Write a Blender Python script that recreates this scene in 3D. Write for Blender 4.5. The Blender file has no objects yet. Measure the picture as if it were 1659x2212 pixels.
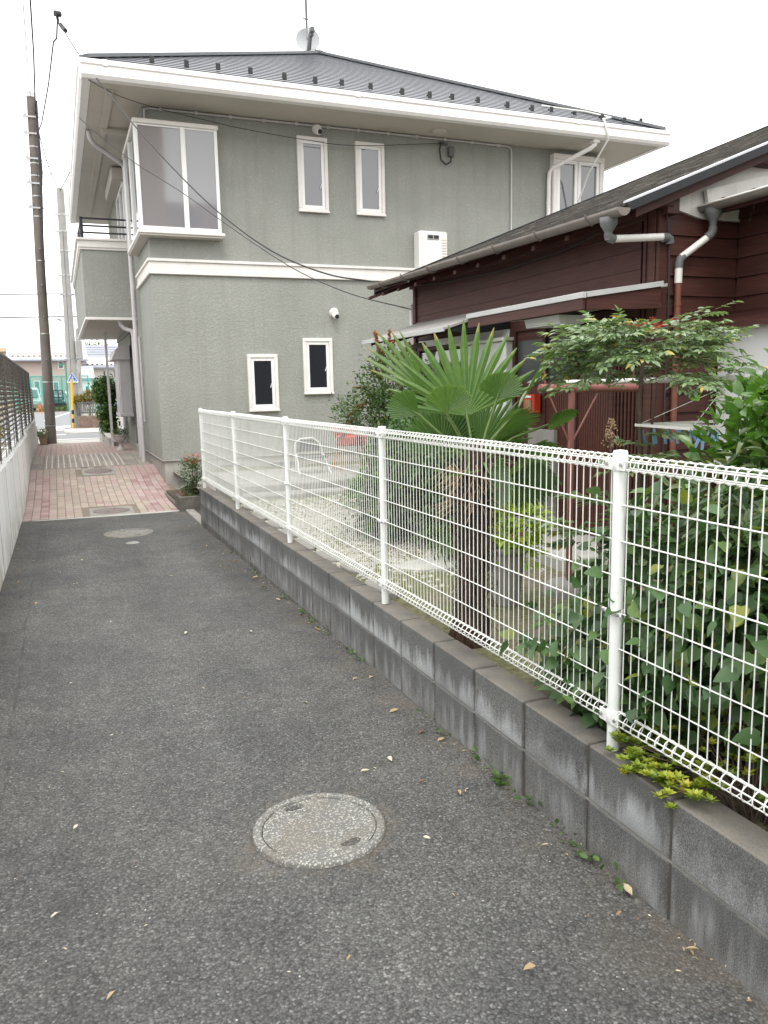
import bpy, math, random
import numpy as np
from mathutils import Vector, Matrix
random.seed(7); RNG = np.random.default_rng(11)
SC = bpy.context.scene
COL = SC.collection
R = math.radians

# ---------------------------------------------------------------- camera, sky, sun, exposure
cam_data = bpy.data.cameras.new('camera'); cam = bpy.data.objects.new('camera', cam_data); COL.objects.link(cam)
YAW, PITCH, ROLL = 0.382, 0.1555, 0.0204
fwd = Vector((math.sin(YAW)*math.cos(PITCH), math.cos(YAW)*math.cos(PITCH), -math.sin(PITCH)))
rgt = Vector((math.cos(YAW), -math.sin(YAW), 0)); dwn = fwd.cross(rgt)
r2 = rgt*math.cos(ROLL) + dwn*math.sin(ROLL); d2 = dwn*math.cos(ROLL) - rgt*math.sin(ROLL)
cam.matrix_world = Matrix(((r2.x, -d2.x, -fwd.x, 0), (r2.y, -d2.y, -fwd.y, 0), (r2.z, -d2.z, -fwd.z, 1.6003), (0, 0, 0, 1)))
cam_data.sensor_fit = 'HORIZONTAL'; cam_data.sensor_width = 36; cam_data.lens = 36*1719.445/1659
cam_data.clip_start = .05; cam_data.clip_end = 2000
SC.camera = cam

world = bpy.data.worlds.new('World'); SC.world = world; world.use_nodes = True
wn, wl = world.node_tree.nodes, world.node_tree.links
wn.clear()
SUN_EL, SUN_AZ = R(58), R(200)          # azimuth clockwise from +Y
sky = wn.new('ShaderNodeTexSky'); sky.sky_type = 'NISHITA'; sky.sun_disc = False
sky.sun_elevation = SUN_EL; sky.sun_rotation = SUN_AZ; sky.dust_density = 4; sky.air_density = 1.5
bgs = wn.new('ShaderNodeBackground'); bgs.inputs['Strength'].default_value = .05
wl.new(sky.outputs[0], bgs.inputs['Color'])
# overcast cloud deck, a little brighter to the zenith
tc = wn.new('ShaderNodeTexCoord'); sp = wn.new('ShaderNodeSeparateXYZ'); wl.new(tc.outputs['Generated'], sp.inputs[0])
mr = wn.new('ShaderNodeMapRange'); mr.inputs['From Min'].default_value = -.05; mr.inputs['From Max'].default_value = 1
mr.inputs['To Min'].default_value = 1.12; mr.inputs['To Max'].default_value = 1.5; wl.new(sp.outputs['Z'], mr.inputs['Value'])
nz = wn.new('ShaderNodeTexNoise'); nz.inputs['Scale'].default_value = 2.2; nz.inputs['Detail'].default_value = 5; wl.new(tc.outputs['Generated'], nz.inputs['Vector'])
mrn = wn.new('ShaderNodeMapRange'); mrn.inputs['To Min'].default_value = .9; mrn.inputs['To Max'].default_value = 1.12; wl.new(nz.outputs['Fac'], mrn.inputs['Value'])
mu = wn.new('ShaderNodeMath'); mu.operation = 'MULTIPLY'; wl.new(mr.outputs[0], mu.inputs[0]); wl.new(mrn.outputs[0], mu.inputs[1])
bgc = wn.new('ShaderNodeBackground'); bgc.inputs['Color'].default_value = (1, 1, .985, 1); wl.new(mu.outputs[0], bgc.inputs['Strength'])
mx = wn.new('ShaderNodeMixShader'); mx.inputs[0].default_value = .9
wl.new(bgs.outputs[0], mx.inputs[1]); wl.new(bgc.outputs[0], mx.inputs[2])
wo = wn.new('ShaderNodeOutputWorld'); wl.new(mx.outputs[0], wo.inputs['Surface'])

sun_d = bpy.data.lights.new('sun', 'SUN'); sun_d.energy = .9; sun_d.angle = R(25); sun_d.color = (1, .97, .92)
sun = bpy.data.objects.new('sun', sun_d); COL.objects.link(sun)
sdir = Vector((math.sin(SUN_AZ)*math.cos(SUN_EL), math.cos(SUN_AZ)*math.cos(SUN_EL), math.sin(SUN_EL)))
sun.rotation_euler = sdir.to_track_quat('Z', 'Y').to_euler(); sun.location = sdir*60

SC.view_settings.view_transform = 'Standard'; SC.view_settings.look = 'None'
SC.view_settings.exposure = .95; SC.view_settings.gamma = 1; SC.view_settings.use_curve_mapping = False
SC.render.engine = 'CYCLES'; SC.cycles.max_bounces = 8; SC.cycles.diffuse_bounces = 4; SC.cycles.transparent_max_bounces = 8
SC.cycles.use_denoising = True

# ---------------------------------------------------------------- mesh helpers
class MB:
    def __init__(s): s.v = []; s.f = []; s.sm = []
    def add(s, vs, fs, smooth=False):
        o = len(s.v); s.v += [tuple(map(float, q)) for q in vs]
        s.f += [tuple(i+o for i in q) for q in fs]; s.sm += [smooth]*len(fs); return s
    def box(s, x0, x1, y0, y1, z0, z1):
        return s.add([(x0,y0,z0),(x1,y0,z0),(x1,y1,z0),(x0,y1,z0),(x0,y0,z1),(x1,y0,z1),(x1,y1,z1),(x0,y1,z1)],
                     [(0,3,2,1),(4,5,6,7),(0,1,5,4),(1,2,6,5),(2,3,7,6),(3,0,4,7)])
    def cbox(s, x0, x1, y0, y1, z0, z1, c=.004):          # box with chamfered edges
        vs = []; X=(x0,x1); Y=(y0,y1); Z=(z0,z1); sg=(1,-1)
        for i in (0,1):
            for j in (0,1):
                for k in (0,1):
                    a=c*sg[i]; b=c*sg[j]; d=c*sg[k]
                    vs += [(X[i],Y[j]+b,Z[k]+d),(X[i]+a,Y[j],Z[k]+d),(X[i]+a,Y[j]+b,Z[k])]
        id = lambda i,j,k,t: ((i*2+j)*2+k)*3+t
        fs = [(id(0,0,0,0),id(0,0,1,0),id(0,1,1,0),id(0,1,0,0)),(id(1,0,0,0),id(1,1,0,0),id(1,1,1,0),id(1,0,1,0)),
              (id(0,0,0,1),id(1,0,0,1),id(1,0,1,1),id(0,0,1,1)),(id(0,1,0,1),id(0,1,1,1),id(1,1,1,1),id(1,1,0,1)),
              (id(0,0,0,2),id(0,1,0,2),id(1,1,0,2),id(1,0,0,2)),(id(0,0,1,2),id(1,0,1,2),id(1,1,1,2),id(0,1,1,2))]
        for j in (0,1):
            for k in (0,1): fs.append((id(0,j,k,1),id(1,j,k,1),id(1,j,k,2),id(0,j,k,2)))
        for i in (0,1):
            for k in (0,1): fs.append((id(i,0,k,0),id(i,1,k,0),id(i,1,k,2),id(i,0,k,2)))
        for i in (0,1):
            for j in (0,1): fs.append((id(i,j,0,0),id(i,j,1,0),id(i,j,1,1),id(i,j,0,1)))
        for i in (0,1):
            for j in (0,1):
                for k in (0,1): fs.append((id(i,j,k,0),id(i,j,k,1),id(i,j,k,2)))
        return s.add(vs, fs)
    def tube(s, pts, r, n=8, caps=True, smooth=True, closed=False):
        pts = [Vector(q) for q in pts]; m = len(pts); rs = r if hasattr(r, '__len__') else [r]*m
        vs = []; up = None
        for i, q in enumerate(pts):
            if closed: t = pts[(i+1) % m]-pts[i-1]
            else: t = pts[min(i+1, m-1)]-pts[max(i-1, 0)]
            t.normalize()
            if up is None: up = Vector((0,0,1)) if abs(t.z) < .9 else Vector((1,0,0))
            a = (up - t*up.dot(t)); 
            if a.length < 1e-6: a = t.orthogonal()
            a.normalize(); b = t.cross(a); up = a
            for k in range(n):
                th = 2*math.pi*k/n
                vs.append(q + (a*math.cos(th)+b*math.sin(th))*rs[i])
        fs = []
        for i in range(m if closed else m-1):
            for k in range(n):
                j = (i+1) % m
                fs.append((i*n+k, i*n+(k+1) % n, j*n+(k+1) % n, j*n+k))
        s.add(vs, fs, smooth)
        if caps and not closed:
            s.add(vs[:n], [tuple(range(n-1, -1, -1))]); s.add(vs[-n:], [tuple(range(n))])
        return s
    def lathe(s, prof, c=(0,0,0), n=24, smooth=True, cap=True):
        vs = []; 
        for r_, z in prof:
            for k in range(n):
                th = 2*math.pi*k/n; vs.append((c[0]+r_*math.cos(th), c[1]+r_*math.sin(th), c[2]+z))
        fs = [(i*n+k, i*n+(k+1) % n, (i+1)*n+(k+1) % n, (i+1)*n+k) for i in range(len(prof)-1) for k in range(n)]
        s.add(vs, fs, smooth)
        if cap:
            s.add(vs[:n], [tuple(range(n-1,-1,-1))]); s.add(vs[-n:], [tuple(range(n))])
        return s
    def prism(s, poly, ext):                                # closed planar polygon extruded by vector ext
        n = len(poly); e = Vector(ext); a = [Vector(q) for q in poly]; b = [q+e for q in a]
        fs = [tuple(range(n-1,-1,-1)), tuple(range(n,2*n))] + [(i,(i+1) % n, n+(i+1) % n, n+i) for i in range(n)]
        return s.add(a+b, fs)
    def quad(s, *q): return s.add(q, [tuple(range(len(q)))])
    def beam(s, p0, p1, w, h, up=(0,0,1)):                 # rectangular bar between two points
        p0, p1 = Vector(p0), Vector(p1); t = (p1-p0).normalized(); u = Vector(up)
        sd = t.cross(u).normalized()*w/2; u2 = sd.cross(t).normalized()*h/2
        vs = [p0-sd-u2, p0+sd-u2, p0+sd+u2, p0-sd+u2, p1-sd-u2, p1+sd-u2, p1+sd+u2, p1-sd+u2]
        return s.add(vs, [(0,3,2,1),(4,5,6,7),(0,1,5,4),(1,2,6,5),(2,3,7,6),(3,0,4,7)])
    def mesh(s, name):
        me = bpy.data.meshes.new(name); me.from_pydata(s.v, [], s.f)
        me.polygons.foreach_set('use_smooth', s.sm); me.validate(); me.update(); 
        return me

def tag(o, label=None, cat=None, group=None, kind=None):
    if label: o['label'] = label
    if cat: o['category'] = cat
    if group: o['group'] = group
    if kind: o['kind'] = kind
    return o
def wloc(o):
    l = Vector(o.location)
    while o.parent: o = o.parent; l += Vector(o.location)
    return l
def link(name, me, mat, parent=None, loc=None, fix=False):
    o = bpy.data.objects.new(name, me); COL.objects.link(o)
    if mat is not None and not me.materials: me.materials.append(mat)
    w = Vector(loc) if loc else Vector((0,0,0))
    if parent: o.parent = parent; o.location = w - wloc(parent)
    else: o.location = w
    if fix: fixn(me)
    return o
def fixn(me):
    import bmesh
    bm = bmesh.new(); bm.from_mesh(me); bmesh.ops.recalc_face_normals(bm, faces=bm.faces); bm.to_mesh(me); bm.free()
def part(name, mb, mat, parent=None, loc=None, bevel=0, fix=True):   # world-space mesh (plus optional offset), child of parent
    me = mb.mesh(name)
    if fix: fixn(me)
    o = link(name, me, mat, parent, loc)
    if bevel:
        b = o.modifiers.new('bevel', 'BEVEL'); b.width = bevel; b.segments = 2; b.limit_method = 'ANGLE'; b.angle_limit = R(40)
    return o
def thing(name, label, cat, loc=(0,0,0), group=None):
    o = bpy.data.objects.new(name, None); COL.objects.link(o); o.location = loc; o.empty_display_size = .1
    return tag(o, label, cat, group)
def struct(name, mb, mat, parent=None, fix=False):
    return tag(part(name, mb, mat, parent, fix=fix), kind='structure')
def copy_tree(o, parent=None):
    c = o.copy(); COL.objects.link(c)
    if parent: c.parent = parent
    for ch in list(o.children): copy_tree(ch, c)
    return c

# ---------------------------------------------------------------- material helpers
class NT:
    def __init__(s, name):
        s.m = bpy.data.materials.new(name); s.m.use_nodes = True; s.t = s.m.node_tree; s.n = s.t.nodes; s.l = s.t.links
        s.b = s.n['Principled BSDF']; s.pos = s.n.new('ShaderNodeNewGeometry').outputs['Position']
    def node(s, typ, **kw):
        nd = s.n.new('ShaderNode'+typ)
        for k, v in kw.items():
            if k.startswith('in_'): nd.inputs[k[3:].replace('_', ' ')].default_value = v
            else: setattr(nd, k, v)
        return nd
    def con(s, a, b): s.l.new(a, b); return s
    def noise(s, scale, detail=3, rough=.55, vec=None, stretch=None):
        nd = s.node('TexNoise'); nd.inputs['Scale'].default_value = scale; nd.inputs['Detail'].default_value = detail; nd.inputs['Roughness'].default_value = rough
        v = vec or s.pos
        if stretch:
            mp = s.node('Mapping'); mp.inputs['Scale'].default_value = stretch; s.con(v, mp.inputs['Vector']); v = mp.outputs[0]
        s.con(v, nd.inputs['Vector']); return nd.outputs['Fac']
    def vor(s, scale, feature='F1', out='Distance', vec=None, rnd=1):
        nd = s.node('TexVoronoi', feature=feature); nd.inputs['Scale'].default_value = scale; nd.inputs['Randomness'].default_value = rnd
        s.con(vec or s.pos, nd.inputs['Vector']); return nd.outputs[out]
    def ramp(s, fac, stops, interp='LINEAR'):
        nd = s.node('ValToRGB'); e = nd.color_ramp; e.interpolation = interp
        while len(e.elements) < len(stops): e.elements.new(.5)
        for el, (p_, c) in zip(e.elements, stops):
            el.position = p_; el.color = (c, c, c, 1) if not hasattr(c, '__len__') else (*c, 1)
        s.con(fac, nd.inputs[0]); return nd.outputs['Color']
    def rng(s, fac, a, b, c, d):
        nd = s.node('MapRange'); 
        for k, v in zip(('From Min','From Max','To Min','To Max'), (a,b,c,d)): nd.inputs[k].default_value = v
        s.con(fac, nd.inputs['Value']); return nd.outputs[0]
    def mix(s, fac, a, b, blend='MIX'):
        nd = s.node('Mix', data_type='RGBA', blend_type=blend)
        for i, q in ((0, fac), (6, a), (7, b)):
            if hasattr(q, 'is_output'): s.con(q, nd.inputs[i])
            elif hasattr(q, '__len__'): nd.inputs[i].default_value = (*q[:3], 1)
            else: nd.inputs[i].default_value = q
        return nd.outputs[2]
    def math(s, op, a, b=0):
        nd = s.node('Math', operation=op)
        for i, q in ((0, a), (1, b)):
            if hasattr(q, 'is_output'): s.con(q, nd.inputs[i])
            else: nd.inputs[i].default_value = q
        return nd.outputs[0]
    def xyz(s):
        nd = s.node('SeparateXYZ'); s.con(s.pos, nd.inputs[0]); return nd.outputs
    def objrand(s): return s.node('ObjectInfo').outputs['Random']
    def bump(s, h, strength=.3, dist=.01):
        nd = s.node('Bump'); nd.inputs['Strength'].default_value = strength; nd.inputs['Distance'].default_value = dist
        s.con(h, nd.inputs['Height']); s.con(nd.outputs[0], s.b.inputs['Normal']); return s
    def base(s, c):
        if hasattr(c, 'is_output'): s.con(c, s.b.inputs['Base Color'])
        else: s.b.inputs['Base Color'].default_value = (*c, 1)
        return s
    def set(s, rough=.6, spec=.5, metal=0):
        s.b.inputs['Roughness'].default_value = rough; s.b.inputs['Specular IOR Level'].default_value = spec; s.b.inputs['Metallic'].default_value = metal
        return s
def hsv(c, f): return tuple(min(1, q*f) for q in c)
def M(name, c, rough=.6, var=.15, scale=6, spec=.4, metal=0, bump=0, bscale=80, orand=0, dirt=0):
    t = NT(name); f = t.noise(scale, 5)
    col = t.mix(t.rng(f, .3, .7, 0, 1), hsv(c, 1-var), hsv(c, 1+var))
    if orand:
        k = t.rng(t.objrand(), 0, 1, 1-orand, 1+orand)
        cx = t.node('CombineXYZ'); 
        for i in range(3): t.con(k, cx.inputs[i])
        col = t.mix(1, col, cx.outputs[0], 'MULTIPLY')
    if dirt:
        d = t.noise(2.3, 6, .7, stretch=(3, 3, .5)); col = t.mix(t.rng(d, .5, .75, 0, dirt), col, (.16, .14, .11))
    t.base(col).set(rough, spec, metal)
    if bump: t.bump(t.noise(bscale, 3), bump, .005)
    return t.m
# ---------------------------------------------------------------- materials
def mk_asphalt(name, base=.104, worn=False):
    t = NT(name)
    dn = t.node('TexNoise'); dn.inputs['Scale'].default_value = 60; dn.inputs['Detail'].default_value = 2; t.con(t.pos, dn.inputs['Vector'])
    vm = t.node('VectorMath', operation='MULTIPLY_ADD'); t.con(dn.outputs['Color'], vm.inputs[0]); vm.inputs[1].default_value = (.012,.012,.012); t.con(t.pos, vm.inputs[2])
    d = t.vor(125, vec=vm.outputs[0]); cid = t.vor(125, out='Color', vec=vm.outputs[0]); n1 = t.noise(1.1, 5, .6); n2 = t.noise(7, 4)
    g = t.rng(t.node('SeparateColor').outputs[0], 0, 1, 0, 1)
    sc = t.node('SeparateColor'); t.con(cid, sc.inputs[0])
    stone = t.ramp(sc.outputs[0], [(0, base*.62), (.4, base*.9), (.8, base*1.2), (.95, base*1.6), (1, base*2.2)])
    stone = t.mix(1, stone, t.ramp(d, [(.35, 1), (.8, .5)]), 'MULTIPLY')
    col = t.mix(1, stone, t.ramp(n1, [(.3, (.78,.78,.8)), (.7, (1.2,1.19,1.17))]), 'MULTIPLY')
    col = t.mix(1, col, t.ramp(n2, [(.3, .88), (.7, 1.12)]), 'MULTIPLY')
    x, y, z = t.xyz()
    col = t.mix(1, col, (1.0,1.0,.975), 'MULTIPLY')
    col = t.mix(1, col, t.ramp(t.noise(1.6, 3, stretch=(1.3, .12, 1)), [(.35, .86), (.65, 1.1)]), 'MULTIPLY')
    # seam along the left side
    sx = t.math('ABSOLUTE', t.math('ADD', t.math('ADD', x, .335), t.math('MULTIPLY', t.math('SUBTRACT', t.noise(2.2, 4), .5), .07)))
    col = t.mix(t.math('MULTIPLY', t.rng(sx, .003, .010, 1, 0), t.rng(t.noise(3, 3), .38, .62, .05, .55)), col, (.03,.029,.027))
    # brown soil dust gathered along the two walls and in patches
    ed = t.math('MAXIMUM', t.rng(x, 1.12, 1.56, 0, 1), t.rng(x, -.3, -.6, 0, .7))
    dm = t.math('MULTIPLY', ed, t.rng(t.noise(3.5, 6, .65), .42, .68, 0, 1))
    col = t.mix(t.math('MULTIPLY', dm, .55), col, (.115, .092, .068))
    dist = t.node('VectorMath', operation='DISTANCE'); t.con(t.pos, dist.inputs[0]); dist.inputs[1].default_value = (.765,2.6,.02)
    rg = t.math('MULTIPLY', t.rng(dist.outputs['Value'], .25, .40, 1, 0), t.rng(t.noise(9, 5, .65), .42, .66, 0, .5)); col = t.mix(rg, col, (.13,.105,.075))
    pt = t.rng(t.noise(.55, 5, .6), .56, .75, 0, .4); col = t.mix(pt, col, (.10, .088, .072))
    # scattered pale chips
    dv = t.vor(23); wh = t.rng(dv, .05, .075, 1, 0); sel = t.vor(23, out='Color'); s2 = t.node('SeparateColor'); t.con(sel, s2.inputs[0])
    wh = t.math('MULTIPLY', wh, t.rng(s2.outputs[1], .80, .81, 0, 1)); col = t.mix(wh, col, (.5, .48, .44))
    t.base(col).set(.78, .35)
    h = t.mix(.5, t.ramp(d, [(0, 1), (.8, 0)]), sc.outputs[2])
    t.bump(h, .8, .005); return t.m
ASPHALT = mk_asphalt('alley_asphalt')
STREET = M('street_asphalt', (.20,.205,.215), .9, .08, 3, bump=.2, bscale=200)
CONC = M('pale_concrete', (.42,.41,.38), .85, .14, 4, bump=.25, bscale=120, dirt=.25)
CONC_D = M('grey_concrete', (.27,.26,.24), .85, .18, 5, bump=.3, bscale=120, dirt=.3)
WHITE_LINE = M('road_paint', (.74,.74,.72), .7, .1, 8)

def mk_block():
    t = NT('concrete_block'); x, y, z = t.xyz()
    sp = t.noise(210, 2, .75); n = t.noise(3, 6, .65)
    c = t.mix(t.rng(n, .3, .7, 0, 1), (.098,.099,.097), (.17,.17,.165))
    c = t.mix(1, c, t.ramp(sp, [(.3, .45), (.5, .95), (.7, 1.8)]), 'MULTIPLY')
    # pale lime runs below the top of each course
    st = t.noise(9, 5, .65, stretch=(1, 1.6, .22))
    zz = t.math('MODULO', t.math('ADD', z, 2.0), .2)
    c = t.mix(t.math('MULTIPLY', t.rng(zz, .07, .15, 0, 1), .3), c, (.07,.07,.068))
    band = t.rng(t.math('SUBTRACT', t.math('MULTIPLY', t.rng(st, .3, .7, 0, 1), .15), zz), -.03, .05, 0, 1)
    band = t.math('MULTIPLY', band, t.rng(t.noise(1.7, 3), .38, .58, .2, 1)); band = t.math('MULTIPLY', band, t.rng(z, .17, .23, .45, 1)); band = t.math('MULTIPLY', band, t.rng(sp, .3, .6, .6, 1)); c = t.mix(t.math('MULTIPLY', band, .85), c, (.44,.455,.465))
    jy = t.math('ABSOLUTE', t.math('SUBTRACT', t.math('MODULO', t.math('ADD', y, 10-1.6961+.2), .4), .2))
    jd = t.math('MULTIPLY', t.rng(jy, .004, .022, 1, 0), t.rng(t.noise(7, 5), .4, .62, 0, .8)); c = t.mix(jd, c, (.03,.028,.024))
    lim = t.math('MULTIPLY', t.rng(z, .2, .12, 0, 1), t.rng(st, .48, .7, 0, 1)); c = t.mix(t.math('MULTIPLY', lim, .4), c, (.40,.41,.42))
    # brown weathered top and mossy foot
    c = t.mix(t.math('MULTIPLY', t.rng(z, .385, .4, 0, 1), t.rng(t.noise(6, 5), .3, .6, .3, 1)), c, (.185,.165,.14))
    ft = t.math('MULTIPLY', t.rng(z, .12, -.02, 0, 1), t.rng(t.noise(5, 5), .4, .65, 0, 1)); c = t.mix(t.math('MULTIPLY', ft, .6), c, (.075,.06,.042))
    k = t.rng(t.objrand(), 0, 1, .93, 1.07); cx = t.node('CombineXYZ')
    for i in range(3): t.con(k, cx.inputs[i])
    c = t.mix(1, c, cx.outputs[0], 'MULTIPLY')
    t.base(c).set(.9, .25); t.bump(sp, .5, .004); return t.m
BLOCK = mk_block()
MORTAR = M('dirty_mortar', (.065,.06,.052), .95, .3, 12)
MORTAR_L = M('mortar_line', (.19,.185,.17), .95, .2, 12)

def mk_stucco():
    t = NT('grey_green_stucco'); x, y, z = t.xyz()
    n = t.noise(26, 4, .55); blob = t.ramp(n, [(.46, 0), (.53, 1)])
    n2 = t.noise(.9, 5, .6)
    c = t.mix(t.rng(n2, .3, .7, 0, 1), (.275,.283,.258), (.318,.325,.30))
    c = t.mix(t.math('MULTIPLY', t.ramp(n, [(.52, 0), (.62, 1)]), t.rng(t.noise(2.5,3), .35, .65, .06, .34)), c, (.43,.435,.40))
    run = t.rng(t.noise(2.2, 5, .65, stretch=(2.5, 2.5, .15)), .5, .72, 0, .3); c = t.mix(run, c, (.2,.2,.18))
    t.base(c).set(.9, .25)
    h = t.mix(.3, blob, t.noise(90, 3)); t.bump(h, .7, .007); return t.m
STUCCO = mk_stucco()
FOUND = M('foundation_render', (.36,.345,.32), .9, .12, 5, bump=.3, bscale=150, dirt=.35)
WHITE_T = M('off_white_trim', (.74,.72,.69), .5, .05, 4, dirt=.12)
ALU = M('white_aluminium', (.80,.80,.79), .35, .03, 4, .5)
SOFFIT = M('beige_soffit', (.50,.47,.425), .7, .06, 1.5)
GUTTER_W = M('white_gutter', (.80,.78,.77), .45, .04, 3, dirt=.1)
PIPE_W = M('grey_white_pipe', (.54,.52,.53), .5, .05, 3, dirt=.15)
DARK_M = M('black_metal', (.018,.019,.024), .4, .1, 5)
def mk_glass(name, c, mixf=.5):
    t = NT(name); t.base(c).set(.05, .5); t.b.inputs['IOR'].default_value = 1.9
    t.b.inputs['Coat Weight'].default_value = .3; t.b.inputs['Coat Roughness'].default_value = .02
    t.bump(t.noise(1.2, 2), .05, .02); return t.m
GLASS_C = mk_glass('curtained_glass', (.19,.19,.205))
GLASS_D = mk_glass('dark_glass', (.02,.024,.03))
GLASS_M = mk_glass('frosted_glass', (.11,.11,.125))
def mk_slate():
    t = NT('blue_grey_roof_slate'); n = t.noise(3, 5)
    c = t.mix(t.rng(n, .3, .7, 0, 1), (.16,.166,.19), (.23,.236,.26)); n3 = t.noise(9, 3, stretch=(1.2, 1.2, 8))
    c = t.mix(t.rng(n3, .5, .7, 0, .3), c, (.25,.255,.28)); t.base(c).set(.34, .7); t.bump(t.noise(90, 2), .1, .002); return t.m
SLATE = mk_slate()
SLATE_E = M('slate_edge', (.075,.078,.09), .8, .2, 10)
RIDGE_M = M('ridge_flashing', (.12,.125,.135), .5, .1, 6)

def mk_oldwood():
    t = NT('maroon_stained_wood'); g = t.noise(30, 5, .6, stretch=(.12, .12, 2.2)); n = t.noise(2.2, 5)
    c = t.mix(t.rng(g, .3, .7, 0, 1), (.037,.0115,.0088), (.074,.0255,.0195))
    c = t.mix(t.rng(n, .5, .75, 0, .35), c, (.04,.016,.015))
    w = t.math('MULTIPLY', t.rng(t.noise(26, 6, .7, stretch=(.5,.5,.25)), .66, .72, 0, 1), t.rng(t.noise(1.3, 4), .5, .6, 0, 1))
    c = t.mix(t.math('MULTIPLY', w, .7), c, (.27,.2,.17))
    k = t.rng(t.objrand(), 0, 1, .9, 1.12); cx = t.node('CombineXYZ')
    for i in range(3): t.con(k, cx.inputs[i])
    c = t.mix(1, c, cx.outputs[0], 'MULTIPLY'); t.base(c).set(.62, .35); t.bump(g, .25, .003); return t.m
WOOD = mk_oldwood()
DOORW = M('brown_ribbed_door', (.085,.026,.017), .5, .2, 30, orand=.15)
def mk_oldroof():
    t = NT('weathered_brown_slate'); n = t.noise(4, 6, .65); s = t.noise(16, 4, .6, stretch=(3, .25, 3))
    c = t.mix(t.rng(n, .3, .7, 0, 1), (.045,.041,.037), (.10,.092,.082)); c = t.mix(t.rng(s, .52, .7, 0, .75), c, (.2,.185,.165))
    k = t.rng(t.objrand(), 0, 1, .75, 1.3); cx = t.node('CombineXYZ')
    for i in range(3): t.con(k, cx.inputs[i])
    c = t.mix(1, c, cx.outputs[0], 'MULTIPLY'); t.base(c).set(.85, .3); t.bump(t.noise(70, 3), .4, .005); return t.m
OLDROOF = mk_oldroof()
RAKE_M = M('dark_verge', (.013,.014,.017), .6, .15, 6)
RAKE_W = M('pale_verge_cap', (.52,.52,.56), .4, .05, 6)
PLASTER = M('cracked_white_plaster', (.62,.61,.58), .85, .08, 3, dirt=.35)
GUT_B = M('weathered_brown_gutter', (.145,.125,.112), .55, .2, 7, dirt=.3)
GUT_G = M('grey_gutter_fitting', (.11,.115,.115), .6, .12, 6)
PVC_W = M('white_pvc_pipe', (.66,.65,.62), .45, .06, 5, dirt=.1)
PIPE_BR = M('rusty_brown_pipe', (.15,.055,.035), .55, .25, 9)
TIN = M('grey_tin_awning', (.36,.345,.33), .5, .12, 3, .5, dirt=.3)
TIN_E = M('pale_tin_edge', (.40,.405,.40), .5, .08, 6)
PANEL_W = M('white_storm_shutter', (.72,.73,.73), .6, .05, 2, dirt=.1)
CANOPY_U = M('pale_green_soffit_board', (.50,.55,.51), .7, .05, 3)
PAINT_F = M('fence_white_coating', (.74,.75,.72), .4, .07, 9, .5, dirt=.25)
PAINT_FP = M('fence_post_white', (.69,.71,.685), .42, .05, 6, .5, dirt=.1)
STEEL = M('galvanised_bolt', (.42,.42,.42), .35, .1, 20, metal=.8)

def mk_brick(name, pal):
    t = NT(name); c = t.ramp(t.objrand(), pal, 'CONSTANT')
    n = t.noise(5, 5); c = t.mix(t.rng(n, .35, .7, 0, .5), c, (.34,.30,.27)); c = t.mix(1, c, t.ramp(t.noise(150, 2), [(.3,.82),(.7,1.15)]), 'MULTIPLY')
    t.base(c).set(.9, .25); t.bump(t.noise(120, 3), .3, .004); return t.m
BR_TAN = mk_brick('tan_paver', [(0,(.36,.295,.25)),(.25,(.41,.34,.285)),(.5,(.33,.275,.235)),(.75,(.385,.305,.265))])
BR_PINK = mk_brick('pink_paver', [(0,(.37,.27,.255)),(.3,(.42,.32,.305)),(.55,(.34,.235,.225)),(.8,(.40,.295,.28))])
BR_RED = mk_brick('red_paver', [(0,(.34,.21,.205)),(.35,(.29,.175,.175)),(.7,(.38,.255,.245))])
BR_GREY = mk_brick('grey_paver', [(0,(.25,.225,.205)),(.3,(.29,.26,.235)),(.6,(.22,.2,.185))])
BR_STRIP = M('pale_paver_strip', (.46,.43,.40), .85, .12, 9)
def mk_terrazzo():
    t = NT('exposed_pebble_concrete'); v = t.vor(140, out='Color'); d = t.vor(140); sc = t.node('SeparateColor'); t.con(v, sc.inputs[0])
    peb = t.math('MULTIPLY', t.rng(sc.outputs[0], .52, .56, 0, 1), t.rng(d, .5, .62, 1, 0))
    c = t.mix(t.noise(9, 5), (.105,.104,.098), (.185,.183,.172)); c = t.mix(peb, c, t.ramp(sc.outputs[1], [(0,(.23,.222,.20)),(1,(.43,.42,.385))]))
    c = t.mix(t.rng(t.noise(5, 5, .6), .45, .7, 0, .6), c, (.165,.148,.12))
    t.base(c).set(.8, .3); t.bump(t.mix(peb, (0,0,0), (1,1,1)), .5, .004); return t.m
TERRAZZO = mk_terrazzo()
IRON = M('rusty_iron_cover', (.17,.135,.125), .6, .15, 30, bump=.4, bscale=90)
def mk_leftwall():
    t = NT('white_rendered_wall'); x, y, z = t.xyz(); n = t.noise(1.6, 5)
    c = t.mix(t.rng(n, .3, .7, 0, 1), (.70,.70,.685), (.79,.79,.775))
    c = t.mix(t.rng(t.noise(3, 5, .65, stretch=(4,4,.25)), .52, .75, 0, .35), c, (.36,.345,.32))
    c = t.mix(t.math('MULTIPLY', t.rng(z, .35, -.1, 0, 1), t.rng(t.noise(4,5), .38, .65, 0, .8)), c, (.33,.29,.23))
    t.base(c).set(.85, .25); t.bump(t.noise(70, 3), .3, .004); return t.m
LWALL = mk_leftwall()
LOUVRE = M('dark_bronze_slat', (.145,.135,.122), .5, .2, 5, orand=.2)
POLE_B = M('brown_grey_pole', (.13,.112,.10), .75, .18, 3, dirt=.2)
POLE_C = M('pale_concrete_pole', (.32,.312,.30), .85, .1, 4)
CABLE = M('black_cable', (.03,.03,.032), .6, .1, 5)
BLACKP = M('black_plastic', (.02,.02,.022), .5, .1, 8)
WHITEP = M('white_plastic', (.78,.77,.74), .4, .04, 6)
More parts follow.
